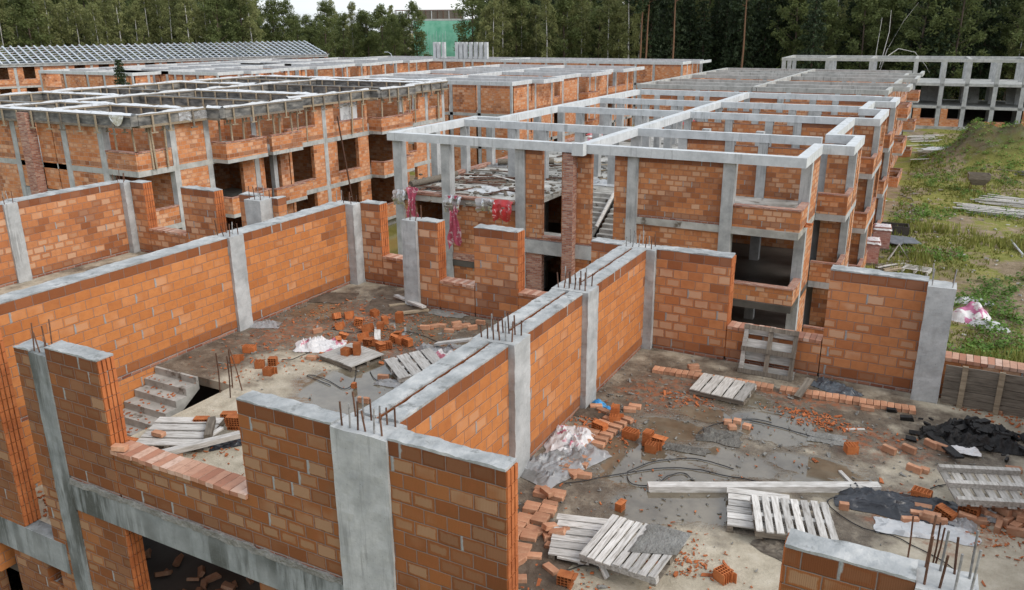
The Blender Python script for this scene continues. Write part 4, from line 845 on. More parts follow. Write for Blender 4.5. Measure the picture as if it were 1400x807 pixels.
def place_pallet(t, c0, c1, c2, z=0., pitch=(0, 0)):
    # corners seen in order; the plank direction runs from c1 to c2
    A, B_, C_ = at(*c0, z), at(*c1, z), at(*c2, z); ctr = (A+C_)/2; v = (B_-A); t.location = (ctr.x, ctr.y, z); t.rotation_euler = (pitch[0], pitch[1], atan2(v.y, v.x)); return t
place_pallet(make_pallet(5, .035, 'grey plank pallet lying flat before the straight line of bricks', M_GREYY, 1.2, .95, 1), (945,545), (1010,560), (1030,528), pitch=(.02, 0))
place_pallet(make_pallet(4, .012, 'weathered low pallet carrying a ribbed block in the left room', M_GREYY, 1.2, 1., 2), (438,492), (482,509), (525,492))
place_pallet(make_pallet(4, .05, 'white plank pallet tilted against the film heap at the edge of the puddle', M_PALEY, 1.2, .95, 3), (543,524), (600,512), (592,484), .1, (.12, -.06))
p1 = place_pallet(make_pallet(6, .03, 'lower pallet of the mortar splashed pair, planks running across', M_PALEY, 1.1, 1., 4), (770,764), (783,714), (830,726)); p1.rotation_euler.z += 0
p2 = make_pallet(9, .035, 'upper tilted pallet with a slab of spilt mortar on one corner', M_PALEY, 1.25, 1., 5); place_pallet(p2, (815,768), (905,806), (915,744), .25, (.13, -.1))
p3 = place_pallet(make_pallet(6, .03, 'lower left pallet of the white pair, planks lying across the photo', M_PALEY, 1.15, 1., 6), (1010,736), (1011,676), (1062,680))
p3.rotation_euler.z = p3.rotation_euler.z
p4 = place_pallet(make_pallet(8, .045, 'clean white pallet of even planks behind the mortar capped wall stub', M_PALEY, 1.22, .98, 7), (1036,745), (1134,755), (1126,690), .14, (.03, .02))
p5 = place_pallet(make_pallet(7, .06, 'upturned pallet with its bearers in the air over spilt bricks', M_GREYY, 1.3, .95, 8, base=False), (1287,688), (1398,694), (1412,652), .34, (.12, .0))
p5.rotation_euler.x += pi; p5.location.z += .14
p6 = make_pallet(4, .1, 'grey pallet leaning upright against the back wall sill', M_GREYY, 1.15, 1.2, 9); p6.location = (3.0, 10.02, .06); p6.rotation_euler = (0, 0, 0)
p6.matrix_world = Matrix.Translation((3.02, 10.2, .55))@Matrix.Rotation(radians(70), 4, 'X')@Matrix.Rotation(pi/2, 4, 'Z')@Matrix.Translation((0, 0, -.05))@Matrix.Rotation(pi, 4, 'X')
p7 = place_pallet(make_pallet(4, .06, 'plank pallet under loose timbers at the edge of the stair hole', M_PALEY, 1.2, 1.3, 10), (188,606), (206,588), (305,590))
# spilt mortar slab on the tilted pallet
mm = p2.matrix_basis.copy(); mb = MB()
mb.grid(14, 10, lambda i, j: mm@Vector((.02+.66*i/13+(.1*noise.noise(Vector((j*.6, 3, 1))) if i in (0,) else 0), .05+.5*j/9-(.22*(1-i/13)*(j == 0)), .152+.035*(noise.noise(Vector((i*.5, j*.5, 0)))+.5)*(0 if i in (0, 13) or j in (0, 9) else 1))))
tag(mb.build('spilt_mortar', M_CONCPILE, None, smooth=True), 'grey slab of spilt mortar on the upper tilted pallet', 'mortar')
# timbers
def timber(name, a, b, w_, h_, label, mat, cat='board', za=None, zb=None, group=None):
    A, B_ = at(a[0], a[1], za if za is not None else h_/2), at(b[0], b[1], zb if zb is not None else h_/2); v = B_-A; L_ = v.length
    mb = MB(); mb.rough(-L_/2, L_/2, -w_/2, w_/2, -h_/2, h_/2, .004, .2, 0, int(a[0]))
    o = mb.build(name, mat); o.matrix_world = Matrix.Translation((A+B_)/2)@v.to_track_quat('X', 'Z').to_matrix().to_4x4(); return tag(o, label, cat, group)
timber('timber_beam', (886, 666), (1202, 666), .17, .11, 'long square timber lying across the middle of the wet floor', M_PALE, 'beam')
timber('timber_beam', (218, 621), (328, 594), .14, .1, 'white timber lying across the plank pallet by the stair hole', M_PALE, 'beam', .14, .22)
timber('timber_beam', (284, 598), (290, 573), .14, .11, 'short dark grey timber on end beside the open celled block', M_DKWOOD, 'beam', .2, .2)
timber('board', (262, 612), (304, 585), .1, .04, 'narrow board slanting under the white timber', M_PALE, za=.05, zb=.17)
timber('board', (541, 404), (580, 420), .14, .05, 'white board on the pale heap by the free standing post', M_PALE, za=.1, zb=.2)
timber('board', (516, 448), (516, 465), .16, .04, 'short whitewashed board among the strewn hollow blocks', M_PALE)
timber('board', (532, 418), (570, 414), .12, .04, 'flat board on the pale heap by the free standing post', M_WOOD, za=.06, zb=.05); timber('board', (548, 428), (586, 424), .12, .06, 'brown board at the near edge of the pale heap', M_WOOD, za=.06, zb=.06)
timber('board', (1148, 644), (1166, 662), .06, .03, 'thin stick beside the end of the long timber', M_PALE); timber('board', (1222, 614), (1226, 621), .07, .05, 'short stick beside a brick standing on edge', M_WOOD)
timber('board', (1263, 586), (1312, 626), .17, .04, 'charred board sticking out of the burnt heap', M_CHAR, za=.05, zb=.12); timber('board', (1150, 587), (1182, 587), .05, .02, 'small grey lath on the brown floor before the brick line', M_PALE)
timber('board', (822, 772), (830, 790), .09, .03, 'narrow slat dangling under the tilted pallet', M_PALE, za=.2, zb=.03); timber('board', (763, 760), (806, 769), .1, .03, 'loose slat along the near edge of the lower pallet', M_PALE, za=.1, zb=.1)
timber('board', (1090, 543), (1108, 518), .15, .04, 'short board leaning beside the upright pallet', M_DKWOOD, za=.05, zb=.3)
timber('board', (596, 470), (644, 464), .17, .05, 'pale board resting on the brick heap against the twin leaf wall', M_PALE, za=.15, zb=.45); timber('board', (600, 484), (640, 478), .16, .06, 'brown board low in the heap against the twin leaf wall', M_BRICK, za=.1, zb=.12)
# timber formwork panel against the low wall
W_ = thing('formwork_panel', 'dark board panel with three upright battens against the low wall at right', 'panel', (8.1, 10.3, 0))
for i in range(5): MB().rough(-1.55, 1.7, .0, .04, .04+i*.17, .2+i*.17, .006, .2, 0, i).build('board', M_DKWOOD, W_, smooth=False)
for x in (-1.2, -.55, .1, .8, 1.4): MB().rough(x-.05, x+.05, -.062, -.004, .0, .92, .004, .2).build('batten', M_WOOD, W_)
# films, rags, heaps ------------------------------------------------
def crumple(name, px, py, wx, wy, h, rz, mat, label, cat, z=0., seed=0, n=40, fold=5.5, sharp=1., hang=0.):
    c = at(px, py, z); cs, sn = cos(rz), sin(rz)
    def fn(i, j):
        u, v = i/(n-1)-.5, j/(n-1)-.5; r = sqrt(u*u+v*v)*2; a = atan2(v, u); k = 1+.28*noise.noise(Vector((cos(a)*1.3, sin(a)*1.3, seed)))
        x, y = u*wx*k, v*wy*k; q = Vector((x*fold, y*fold, seed*3.7)); e = max(0, 1-max(abs(u), abs(v))*2)
        rid = 1-abs(noise.noise(q))*1.6; rid2 = 1-abs(noise.noise(q*2.3))*1.7
        zz = h*min(1, e*3)*(.12+.42*max(0, rid)**2.2*sharp*(.6+noise.noise(q*.35+Vector((3,1,2))))+.36*max(0, rid2)**2*(.6+noise.noise(q*.6))+.1*(1-abs(noise.noise(q*4.7))*2)*(.5+noise.noise(q*.8)))+.012+.01*noise.noise(q*5)
        d = noise.noise_vector(q*.9)*.07*min(wx, wy)
        return (c.x+(x+d.x)*cs-(y+d.y)*sn, c.y+(x+d.x)*sn+(y+d.y)*cs, z+max(.006, zz))
    return tag(MB().grid(n, n, fn).build(name, mat, smooth=True), label, cat)
crumple('plastic_film', 770, 634, .9, 1.8, .3, -.35, M_CLEAR, 'cloudy film crumpled against the foot of the twin leaf wall', 'film', seed=1); crumple('plastic_wrapper', 778, 606, .9, 1.1, .35, .3, M_PINK, 'crumpled wrapper with dark red print behind the cloudy film', 'wrapper', seed=2)
crumple('black_film', 1224, 691, 1.9, .85, .2, .12, M_TARP, 'black film spread under the open celled block', 'film', seed=3, n=44, fold=4); crumple('white_film', 1262, 727, 1.4, .45, .12, .2, M_WHITE, 'long strip of white film before the brick pile and black film', 'film', seed=4)
crumple('black_film', 1140, 533, 1.15, .5, .22, -.5, M_GREYTARP, 'grey black film draped over the straight line of bricks', 'film', seed=5); crumple('burnt_heap', 1342, 603, 1.45, .85, .5, .2, M_CHAR, 'black burnt heap at right with a charred board', 'burnt waste', seed=6, n=56, fold=3.5)
rc = random.Random(61); mb = MB(); hc = at(1335, 600)
for k in range(170):
    e = abs(rc.gauss(0, .55)); a = rc.random()*6.28; s = rc.uniform(.03, .12); M_ = Matrix.Translation((hc.x+e*.95*cos(a), hc.y+e*.6*sin(a), .05+max(0, .34-.3*e)*rc.random()))@Matrix.Rotation(rc.random()*6, 4, 'Z')@Matrix.Rotation(rc.random()*6, 4, 'X'); mb.prism([(-s*1.3, -s*.4), (s, -s*.5), (s*1.2, s*.4), (-s*.8, s*.6)], -s*.35, s*.35, 0, M_)
tag(mb.build('charred_scraps', M_CHAR), 'charred scraps over and around the burnt heap', 'burnt waste', kind='stuff')
crumple('white_wrapper', 1318, 617, .5, .3, .12, .2, M_PINK, 'small half burnt white wrapper in front of the burnt heap', 'wrapper', seed=16, z=.05)
crumple('plastic_wrapper', 438, 474, 1.2, .8, .32, .4, M_PINK, 'white wrapper heap with pink print left of the low pallet', 'wrapper', seed=7); crumple('plastic_film', 597, 487, 1.0, 1.2, .38, .6, M_CLEAR, 'whitish film heap between the tilted pallet and the twin leaf wall', 'film', seed=8); crumple('plastic_wrapper', 606, 494, .8, .5, .3, .5, M_PINK, 'red printed wrapper under the whitish film heap', 'wrapper', seed=9, z=.05)
crumple('plastic_film', 362, 445, .9, .45, .16, .4, M_CLEAR, 'scrap of film beside the wall post in the left room', 'film', seed=10); crumple('black_film', 312, 606, .75, .45, .12, .9, M_TARP, 'scrap of black film under the white timber', 'film', seed=11); crumple('blue_bag', 822, 556, .45, .25, .22, -.6, M_BLUE, 'crumpled blue bag beside the upright hollow block', 'bag', seed=12, n=18, fold=6)
crumple('sacking', 1075, 758, 1.0, .45, .14, -.4, M_DKWOOD, 'muddy sacking under the front edge of the white pallets', 'sacking', seed=13); crumple('film_scrap', 533, 524, .6, .4, .1, .2, M_CLEAR, 'wet film scrap at the left foot of the tilted pallet', 'film', seed=14); crumple('film_scrap', 1310, 716, .5, .4, .14, 0, M_CLEAR, 'cloudy film scrap beside the spilt bricks', 'film', seed=15); crumple('film_scrap', 1348, 707, .4, .35, .2, 0, M_CLEAR, 'film scrap caught among the spilt bricks under the upturned pallet', 'film', seed=17)
for i, (px, py, a, b, h, l) in enumerate(((1130,600,.7,.45,.05,'flat splash of pale mortar on the brown floor'), (985,598,.8,.6,.14,'dark lumpy mortar heap by the cable loop'), (930,613,1.0,.28,.06,'dark smear of wet mortar between the puddles'), (612,428,1.2,.6,.06,'pale sand and mortar patch before the stepped wall'))): crumple('mortar_heap', px, py, a, b, h, .1, M_CONCPILE if i in (0, 3) else M_WETMORT, l, 'mortar', seed=30+i, sharp=.6, fold=4.)
for i, (px, py, a, b, h, l) in enumerate(((800,560,1.2,.8,.1,'dark wet dirt at the foot of the middle wall post'), (735,760,1.2,1.6,.08,'dirt mound beyond the nearest wall end'), (548,420,1.9,1.2,.16,'low dirt heap under the pale boards'), (420,405,2.8,1.0,.1,'muddy ridge along the left party wall'))): crumple('dirt_heap', px, py, a, b, h, .3, M_DIRT, l, 'dirt', seed=40+i, sharp=.3, fold=2.2)
# clay chips: crumbs nobody could count
def chips(label, spots, seed, smin=.008, smax=.03, name='clay_chips', mat=None):
    r = random.Random(seed); mb = MB()
    for px, py, sx, sy, n in spots:
        c = at(px, py)
        for _ in range(n):
            x, y = c.x+r.gauss(0, sx), c.y+r.gauss(0, sy); s = r.uniform(smin, smax)*(1.9 if r.random() < .08 else 1); M_ = Matrix.Translation((x, y, .012+s*.15))@Matrix.Rotation(r.random()*6.28, 4, 'Z')@Matrix.Rotation(r.gauss(0, .35), 4, 'X')@Matrix.Rotation(r.gauss(0,.3), 4, 'Y')
            k = r.uniform(.4, 1.8); t = r.uniform(-.4, .4)
            mb.prism([(-s*k, -s*.5), (s*k*(1+t), -s*.4), (s*k*.7, s*.5), (-s*k*.8, s*.6*(1-t))], -s*.2, s*r.uniform(.12, .4), 0, M_)
    o = mb.build(name, mat or M_CHIP); return tag(o, label, 'chips', kind='stuff')
def instair(o): return o
chips('orange clay chips strewn over the left room floor', ((470,440,1.1,.8,150), (520,455,1.0,.7,230), (500,470,.8,.5,160), (545,440,1.2,.9,160), (430,430,1.2,1.0,110), (390,440,.9,1.2,80), (350,490,.7,.6,70), (320,505,.5,.5,60), (470,500,1.2,1.,60), (560,470,1.,.8,120), (600,430,.8,.5,50), (300,610,.6,.5,60), (240,620,.5,.3,40), (420,480,.9,.5,60)), 1)
chips('orange clay chips strewn over the right room floor', ((935,545,.35,.25,120), (870,545,.5,.5,30), (797,592,.3,.5,200), (812,575,.25,.3,120), (850,600,.3,.4,60), (940,770,.3,.25,130), (920,745,.35,.5,40), (770,790,.7,.35,120), (735,740,.5,.8,60), (1120,577,.35,.16,190), (1100,566,.4,.12,130), (1180,592,.6,.2,60), (1370,570,.4,.2,90), (1330,720,.5,.3,160), (1390,745,.5,.3,130), (1260,700,.4,.25,60), (1150,610,1.5,.9,25), (1000,610,1.5,1.2,20), (840,650,.8,.8,20), (1390,600,.4,.3,40), (1215,650,1.0,.6,15)), 2)
chips('grey grit and mortar crumbs over both floors', ((480,450,2.6,1.8,260), (360,440,1.2,1.6,120), (850,560,.9,1.4,240), (960,600,1.5,1.2,260), (900,690,1.2,1.2,130), (1010,540,1.8,.9,130), (1150,590,1.8,.8,160), (1280,640,1.2,1.0,150), (740,750,.6,1.0,130), (560,430,1.5,.9,140)), 3, .006, .028, 'grit', M_CONCPILE)
o = chips('orange clay chips lying on the steps and the landing', (), 4)
mb = MB(); r = random.Random(8)
for k in range(120):
    st = r.randrange(8); y = 4.2-st*run-r.random()*.28; y = 4.2-(st+r.random())*((4.2-1.75)/8); z = -(st+1)*1.5/9; s = r.uniform(.01, .032); M_ = Matrix.Translation((r.uniform(-9.7, -8.5), y, z+.014))@Matrix.Rotation(r.random()*6.3, 4, 'Z')
    mb.prism([(-s*1.4, -s*.5), (s*1.2, -s*.4), (s, s*.5), (-s, s*.5)], -.012, s*.3, 0, M_)
for k in range(160):
    s = r.uniform(.015, .06); M_ = Matrix.Translation((r.uniform(-9.6, -7.6), r.uniform(.35, 1.7), -1.485))@Matrix.Rotation(r.random()*6.3, 4, 'Z'); mb.prism([(-s*1.4, -s*.5), (s*1.2, -s*.4), (s, s*.5), (-s, s*.5)], -.012, s*.4, 0, M_)
col.objects.unlink(o); bpy.data.objects.remove(o); tag(mb.build('clay_chips', M_CHIP), 'orange clay chips lying on the steps and the landing', 'chips', kind='stuff')
# rebar starters standing at the stair hole, cables
for i, (x0, y0, x1, y1, zt) in enumerate(((301,537,295,483,.95), (315,544,310,487,1.0), (318,530,312,478,1.0), (331,534,313,475,1.05))):
    A = at(x0, y0, 0); B_ = at(x1, y1, zt); B_ = A.lerp(B_, 1) if (B_-A).length < 2 else A+Vector((0, .05, 1.)); tag(MB().tube([A, A.lerp(B_, .5)+Vector((.01, .01, 0)), B_], .014, 6).build('rebar', M_RUST, smooth=True), ('rusty rod standing at the far left of the stair hole corner', 'rusty upright rod at the middle front of the stair hole corner', 'rusty upright rod at the middle back of the stair hole corner', 'rusty rod leaning over at the stair hole corner')[i], 'rebar')
for i, (x0, y0, x1, y1) in enumerate(((1239,776,1246,704), (1274,777,1284,716), (1278,775,1284,732))):
    A = at(x0, y0, 0); B_ = A+Vector((.03*i-.02, .03, .85-.1*i)); tag(MB().tube([A, A.lerp(B_, .5)+Vector((.008, 0, 0)), B_], .014, 6).build('rebar', M_RUST, smooth=True), ('rusty rod standing left of the front post at bottom right', 'taller of two rusty rods standing behind the front post', 'shorter of two rusty rods standing behind the front post')[i], 'rebar')
def cable(label, pts, r=.009, loops=4):
    P = [at(x, y, .02) for x, y in pts]; Q = []
    for i in range(len(P)-1):
        p0, p1, p2, p3 = P[max(i-1,0)], P[i], P[i+1], P[min(i+2,len(P)-1)]
        for k in range(7):
            t = k/7; Q.append(.5*((2*p1)+(p2-p0)*t+(2*p0-5*p1+4*p2-p3)*t*t+(3*p1-p0-3*p2+p3)*t**3)+Vector((0, 0, .012*noise.noise(Vector((i, t*2, pts[0][0]))))))
    Q.append(P[-1]); tag(MB().tube(Q, r, 5).build('cable', M_WIRE, smooth=True), label, 'cable')
cable('black cable winding from the film heap over the wet floor to the long timber', [(772,661), (800,657), (830,651), (855,647), (880,643), (905,640), (935,640), (965,644), (990,650), (1020,655), (1045,661)])
cable('thin black cable looping above the long timber', [(858,645), (870,640), (890,632), (915,628), (950,627), (980,634), (1003,641)]); cable('black cable curling in a wide loop before the long timber', [(857,650), (862,660), (880,664), (900,660), (915,650), (935,647), (950,660)])
cable('black cable loop around the cluster of four half bricks', [(1055,578), (1030,573), (1000,575), (970,583), (955,592), (960,597), (990,595)]); cable('black cable running along the grey puddle', [(1025,575), (1070,585), (1110,597), (1150,604)])
cable('black cable sweeping round the black film and over the front post', [(1170,676), (1140,680), (1132,688), (1150,705), (1180,722), (1222,733), (1250,747), (1285,765), (1325,795)]); cable('black cable from the open celled block to the upturned pallet', [(1272,668), (1285,664), (1300,662)])
cable('black cable loop lying in the puddle of the left room', [(452,527), (435,520), (420,514), (428,513), (450,521), (468,531), (480,528), (486,515), (487,500), (486,490)]); cable('black cable between the hollow blocks and the pink wrapper', [(385,492), (400,491), (412,486), (425,481)])
cable('black cable tangled among the strewn hollow blocks', [(455,450), (480,455), (510,450), (540,452), (570,456), (600,468)]); cable('thin cable lying in front of the tilted pallet', [(506,508), (512,518), (525,523), (535,523)]); cable('cable snaking through the loose brick heap', [(715,718), (728,736), (745,738), (760,733)]); cable('cable under the pallets at the bottom edge', [(735,795), (760,785), (790,775), (815,770)])
# ------------------------------------------------------------------ things on and round the frame building
def boards_on(label, cx, cy, sx, sy, z, n, seed, group, mats, lmin=.8, lmax=2.6, wd=.14):
    r = random.Random(seed)
    ms = []
    for k in range(6):
        L_ = r.uniform(lmin, lmax); ms.append(MB().rough(-L_/2, L_/2, -wd/2*r.uniform(.6, 1.4), wd/2, -.02, .02, .004, .3).mesh('board', r.choice(mats)))
    for k in range(n):
        put('board', r.choice(ms), label, 'board', (cx+r.uniform(-sx, sx), cy+r.uniform(-sy, sy), z+.03+.04*r.random()+k*.0012), r.choice([0, pi/2, .3])+r.gauss(0, .35), r.gauss(0, .03), r.gauss(0, .03), group)
boards_on('grey board among those littering the open slab under the roof beams', -13.9, 28.3, 2.6, 3.4, 0, 46, 3, 'boards littering the open slab', [M_DKWOOD, M_PALE, M_DKWOOD, M_RUST])
boards_on('board among those lying behind the chimney between the posts', -10.6, 37., 4.4, 5.5, 0, 50, 4, 'boards behind the chimney', [M_DKWOOD, M_PALE, M_WOOD, M_RUST])
def rubble(label, cx, cy, sx, sy, z, n, seed, mat, smin=.04, smax=.14, name='rubble'):
    r = random.Random(seed); mb = MB()
    for k in range(n):
        s = r.uniform(smin, smax); M_ = Matrix.Translation((cx+r.gauss(0, sx), cy+r.gauss(0, sy), z+s*.3))@Matrix.Rotation(r.random()*6.3, 4, 'Z')@Matrix.Rotation(r.gauss(0,.4), 4, 'X'); mb.prism([(-s*1.3, -s*.5), (s*1.4, -s*.5), (s, s*.6), (-s*.8, s*.5)], -s*.3, s*.35, 0, M_)
    return tag(mb.build(name, mat), label, 'rubble', kind='stuff')
rubble('brick and board rubble on the open slab of the frame building', -13.5, 28.5, 2.2, 2.6, 0, 260, 5, M_DKWOOD); rubble('orange brick rubble behind the corner parapet of the frame building', -.1, 25.8, .8, .5, 0, 150, 6, M_CHIP); rubble('grey rubble behind the chimney', -10., 36, 3.5, 4, 0, 320, 7, M_CONCPILE)
def cover(label, cx, cy, wx, wy, h, seed, mat, z=0.):
    n = 20
    tag(MB().grid(n, n, lambda i, j: (cx+(i/(n-1)-.5)*wx+.1*noise.noise(Vector((i*.4, j*.4, seed))), cy+(j/(n-1)-.5)*wy+.1*noise.noise(Vector((i*.4, j*.4, seed+5))), z+.02+h*max(0, noise.noise(Vector((i*.35, j*.35, seed*2)))+.35)*min(1, 3*min(i, n-1-i)/n, 3*min(j, n-1-j)/n))).build('film_sheet', mat, smooth=True), label, 'film')
cover('white film spread at the front of the open slab', -13.2, 26.8, 2.6, 1.8, .16, 1, M_WHITE); cover('clear film over boards by the left posts of the open slab', -15.8, 33.4, 2.6, 1.4, .35, 2, M_CLEAR); cover('white film on the slab right of the chimney', -6.8, 35.5, 2.2, 4., .18, 3, M_WHITE); cover('film sheet on the slab behind the brick pier', -9., 31., 1.8, 2, .14, 4, M_WHITE)
cover('white film beside the small blue drum', -7.9, 43.5, 1.8, 1.2, .2, 8, M_WHITE)
def rolled(label, a, b, r_, mat, z): 
    tag(MB().tube([a, b], r_, 8).build('rolled_tube', mat, smooth=True), label, 'tube')
rolled('pale tube lying slanted on the stair flight behind the chimney', (-7.6, 26.1, -1.1), (-7.58, 28.3, .15), .09, M_PALE, 0); rolled('rolled sheet lying along the left edge of the open slab', (-17., 25.2, .25), (-16.6, 28.8, .25), .16, M_DKWOOD, 0); rolled('rolled sheet at the back of the open slab', (-16.4, 32.9, .3), (-13.6, 34.4, .3), .17, M_DKWOOD, 0)
for i, (x, y) in enumerate(((-10.05, 29.0), (-9.85, 29.0), (-9.5, 29.05), (-9.3, 29.05), (-9.1, 29.1), (-10.1, 28.9))): tag(MB().tube([(x, y, 0), (x+.02, y, 1.1)], .015, 5).build('rebar', M_RUST, smooth=True), 'thin rusty rod standing in the row on the slab behind the brick pier', 'rebar', 'rods standing behind the brick pier')
def brick_pallet(label, p, rz, hgt=1.1, top=True):
    t = thing('brick_stack', label, 'brick stack', p, rz); MB().box(-.5, .5, -.5, .5, .14, .14+hgt).build('bricks', M_REDPACK, t); MB().box(-.55, .55, -.55, .55, 0, .13).build('pallet', M_DKWOOD, t)
    if top:
        n = 12; MB().grid(n, n, lambda i, j: ((i/(n-1)-.5)*1.1, (j/(n-1)-.5)*1.1, .16+hgt+.05*noise.noise(Vector((i*.6, j*.6, p[0])))-(.22 if i in (0, n-1) or j in (0, n-1) else 0))).build('wrapper', M_RAG, t, smooth=True)
q = at(806, 190, 0)
brick_pallet('low red wrapped brick stack on the slab among the posts', (-14.6, 43., 0), .3, .5); brick_pallet('red wrapped brick stack farther back among the posts', (-13.2, 46.5, 0), .1, .5)
crumple('red_wrapper', 944, 170, 1.4, 1.2, .4, .1, M_RED, 'torn red wrapper under the far roof beams of the frame building', 'wrapper', seed=61); crumple('red_wrapper', 818, 184, 1.6, 1.2, .4, .1, M_RED, 'red and white wrapper beside the brick stacks among the posts', 'wrapper', seed=62)
p = at(914, 188, 0); d_ = thing('drum', 'small blue drum standing on the slab between posts', 'drum', p)
MB().grid(14, 7, lambda i, j: ((.3+(.015 if j in (2, 4) else 0))*cos(i*2*pi/14), (.3+(.015 if j in (2, 4) else 0))*sin(i*2*pi/14), .9*j/6), 0, True).build('barrel', M_BLUE, d_, smooth=True); MB().prism([(.29*cos(i*2*pi/14), .29*sin(i*2*pi/14)) for i in range(14)], .88, .895).build('lid', M_BLUE, d_)
# red printed wrappers hanging over the slab edge
def hang(label, x, w_, L_, seed, mat, z=.12, y=24.05):
    n, m = 10, 16
    def fn(i, j):
        u, t = i/(n-1)-.5, j/(m-1); k = 1-.55*sin(pi*min(1, t*1.3))*.8 if L_ > 1.2 else 1-.1*t
        return (x+u*w_*k+.08*noise.noise(Vector((i*.5, j*.3, seed))), y-.1-.12*sin(t*3)-.07*noise.noise(Vector((i*.9, j*.4, seed+3)))-.06*cos(u*14), z+.12-.1*abs(u)-L_*t*(1+.25*noise.noise(Vector((u*3, seed, 0)))))
    tag(MB().grid(n, m, fn).build('hanging_wrapper', mat, smooth=True), label, 'wrapper')
hang('faded red wrapper hanging straight down from the slab corner', -16.0, .7, 1.7, 1, M_ROSE, .3); hang('clear film draped over the slab corner left of the faded red wrapper', -16.75, .7, .7, 2, M_CLEAR); hang('twisted red wrapper hanging lowest in the middle of the slab edge', -13.7, .75, 2.3, 3, M_ROSE, .1); hang('clear film above the twisted red wrapper', -13.8, .9, .8, 4, M_CLEAR); hang('bright red printed wrapper on the slab edge beside the brick pier', -11.2, 1.0, .9, 5, M_RED); hang('cloudy film bunched left of the bright red wrapper', -12.1, .9, .6, 6, M_CLEAR)
boards_on('board among the orange rubble behind the corner parapet', -.2, 25.9, .9, .6, .1, 6, 8, 'boards behind the corner parapet', [M_PALE, M_WOOD])
tag(MB().rough(1.75, 2.35, 33.2, 34.2, .0, .5, .02, .2).build('crate', M_DKWOOD), 'wooden crate standing in the second balcony on the right side', 'crate')['label'] = 'wooden crate standing in a balcony on the right side of the frame building'

# ------------------------------------------------------------------ ground
def gh(x, y):
    b = -5.93+.16*noise.noise(Vector((x*.09, y*.09, 1)))+.07*noise.noise(Vector((x*.35, y*.35, 2)))
    if y > 95: b += min(1.2, (y-95)*.03)
    if x < -40: b += min(1.0, (-40-x)*.02)
    m = math.exp(-(((x-10.0)/4.4)**2+((y-85)/6.5)**2)); b += 4.2*m*(1+.5*noise.noise(Vector((x*.45, y*.45, 5))))
    if -28.5 < x < -17.5 and 14 < y < 60: b -= .25
    return b
def ground_mat():
    N = NT('rough_ground'); p = N.obj(); n1 = N.noise(p, .22, 6, .65); n2 = N.noise(p, 1.3, 6, .7); n3 = N.noise(p, 6, 4, .7)
    grass = N.ramp(n2, [(.3, (.13,.15,.03)), (.5, (.21,.21,.05)), (.65, (.28,.24,.08)), (.8, (.33,.27,.14))])
    dirt = N.ramp(n2, [(.3, (.14,.105,.06)), (.6, (.27,.21,.14)), (.8, (.40,.34,.26))])
    c = N.mix(N.step(N.math('ADD', n1, N.math('MULTIPLY', N.math('SUBTRACT', n2, .5), .45)), .47, .55), grass, dirt)
    sp = N.new('ShaderNodeSeparateXYZ'); N.put(sp.inputs[0], p)
    tr = N.math('ABSOLUTE', N.math('SUBTRACT', N.math('ADD', sp.outputs[1], N.math('MULTIPLY', sp.outputs[0], .9)), 50.)); tr = N.math('SUBTRACT', 1., N.step(N.math('ADD', tr, N.math('MULTIPLY', n2, 3.)), 2., 4.2))
    c = N.mix(N.math('MULTIPLY', tr, .7), c, dirt); c = N.mix(N.math('MULTIPLY', N.step(n3, .62, .7), .6), c, (.34,.31,.26)); c = N.mix(N.math('MULTIPLY', N.step(n3, .3, .36), .0), c, (.02,.03,.01))
    md = N.new('ShaderNodeMapping', vector_type='TEXTURE'); md.inputs['Location'].default_value = (10., 85, -3); md.inputs['Scale'].default_value = (6, 8, 9); N.put(md.inputs[0], p); L_ = N.new('ShaderNodeVectorMath', operation='LENGTH'); N.put(L_.inputs[0], md.outputs[0])
    c = N.mix(N.math('MULTIPLY', N.math('SUBTRACT', 1., N.step(L_.outputs['Value'], .35, 1.)), .75), c, N.mix(N.step(n2, .4, .6), (.085,.06,.035), (.05,.075,.018)))
    N.bump(N.math('ADD', n2, n3), .8, .12); return N.done(c, .9, .2)
M_GROUND = ground_mat()
def axis(lo, hi, a, b, st): 
    v = [a+(b-a)*i/int((b-a)/st) for i in range(int((b-a)/st)+1)]; s = st; x = a; L_ = []
    while x > lo: s *= 1.35; x -= s; L_.append(x)
    R_ = []; s = st; x = b
    while x < hi: s *= 1.35; x += s; R_.append(x)
    return L_[::-1]+v+R_
gx, gy = axis(-900, 900, -30, 34, .8), axis(-300, 1500, -4, 125, .9)
tag(MB().grid(len(gx), len(gy), lambda i, j: (gx[i], gy[j], gh(gx[i], gy[j]))).build('ground', M_GROUND, smooth=True, uv=False), kind='structure')
NW = NT('pond_water'); q = NW.obj(); NW.bump(NW.noise(q, 1.5, 3), .06, .05); M_WATER = NW.done(NW.ramp(NW.noise(q, .5, 4), [(.3, (.17,.155,.04)), (.7, (.24,.215,.065))]), .12, .35)
tag(MB().box(-28.35, -17.6, 15, 43, -7, -5.8).build('pond', M_WATER), kind='structure')
for i, (x0, x1, y0, y1, l) in enumerate(((-28.8, -28.36, 16, 43.8, 'pale concrete kerb along the formwork building beside the green water'), (-28.35, -19, 43.1, 43.9, 'pale concrete kerb across the far end of the green water'))): tag(MB().rough(x0, x1, y0, y1, -6.2, -5.35, .02, .6).build('kerb', M_OLDBEAM), l, 'kerb')
boards_on('bleached board floating or lying at the edge of the green water', -22.4, 33, 2.2, 4, -5.84, 10, 14, 'boards at the green water', [M_PALE], .8, 2.4)
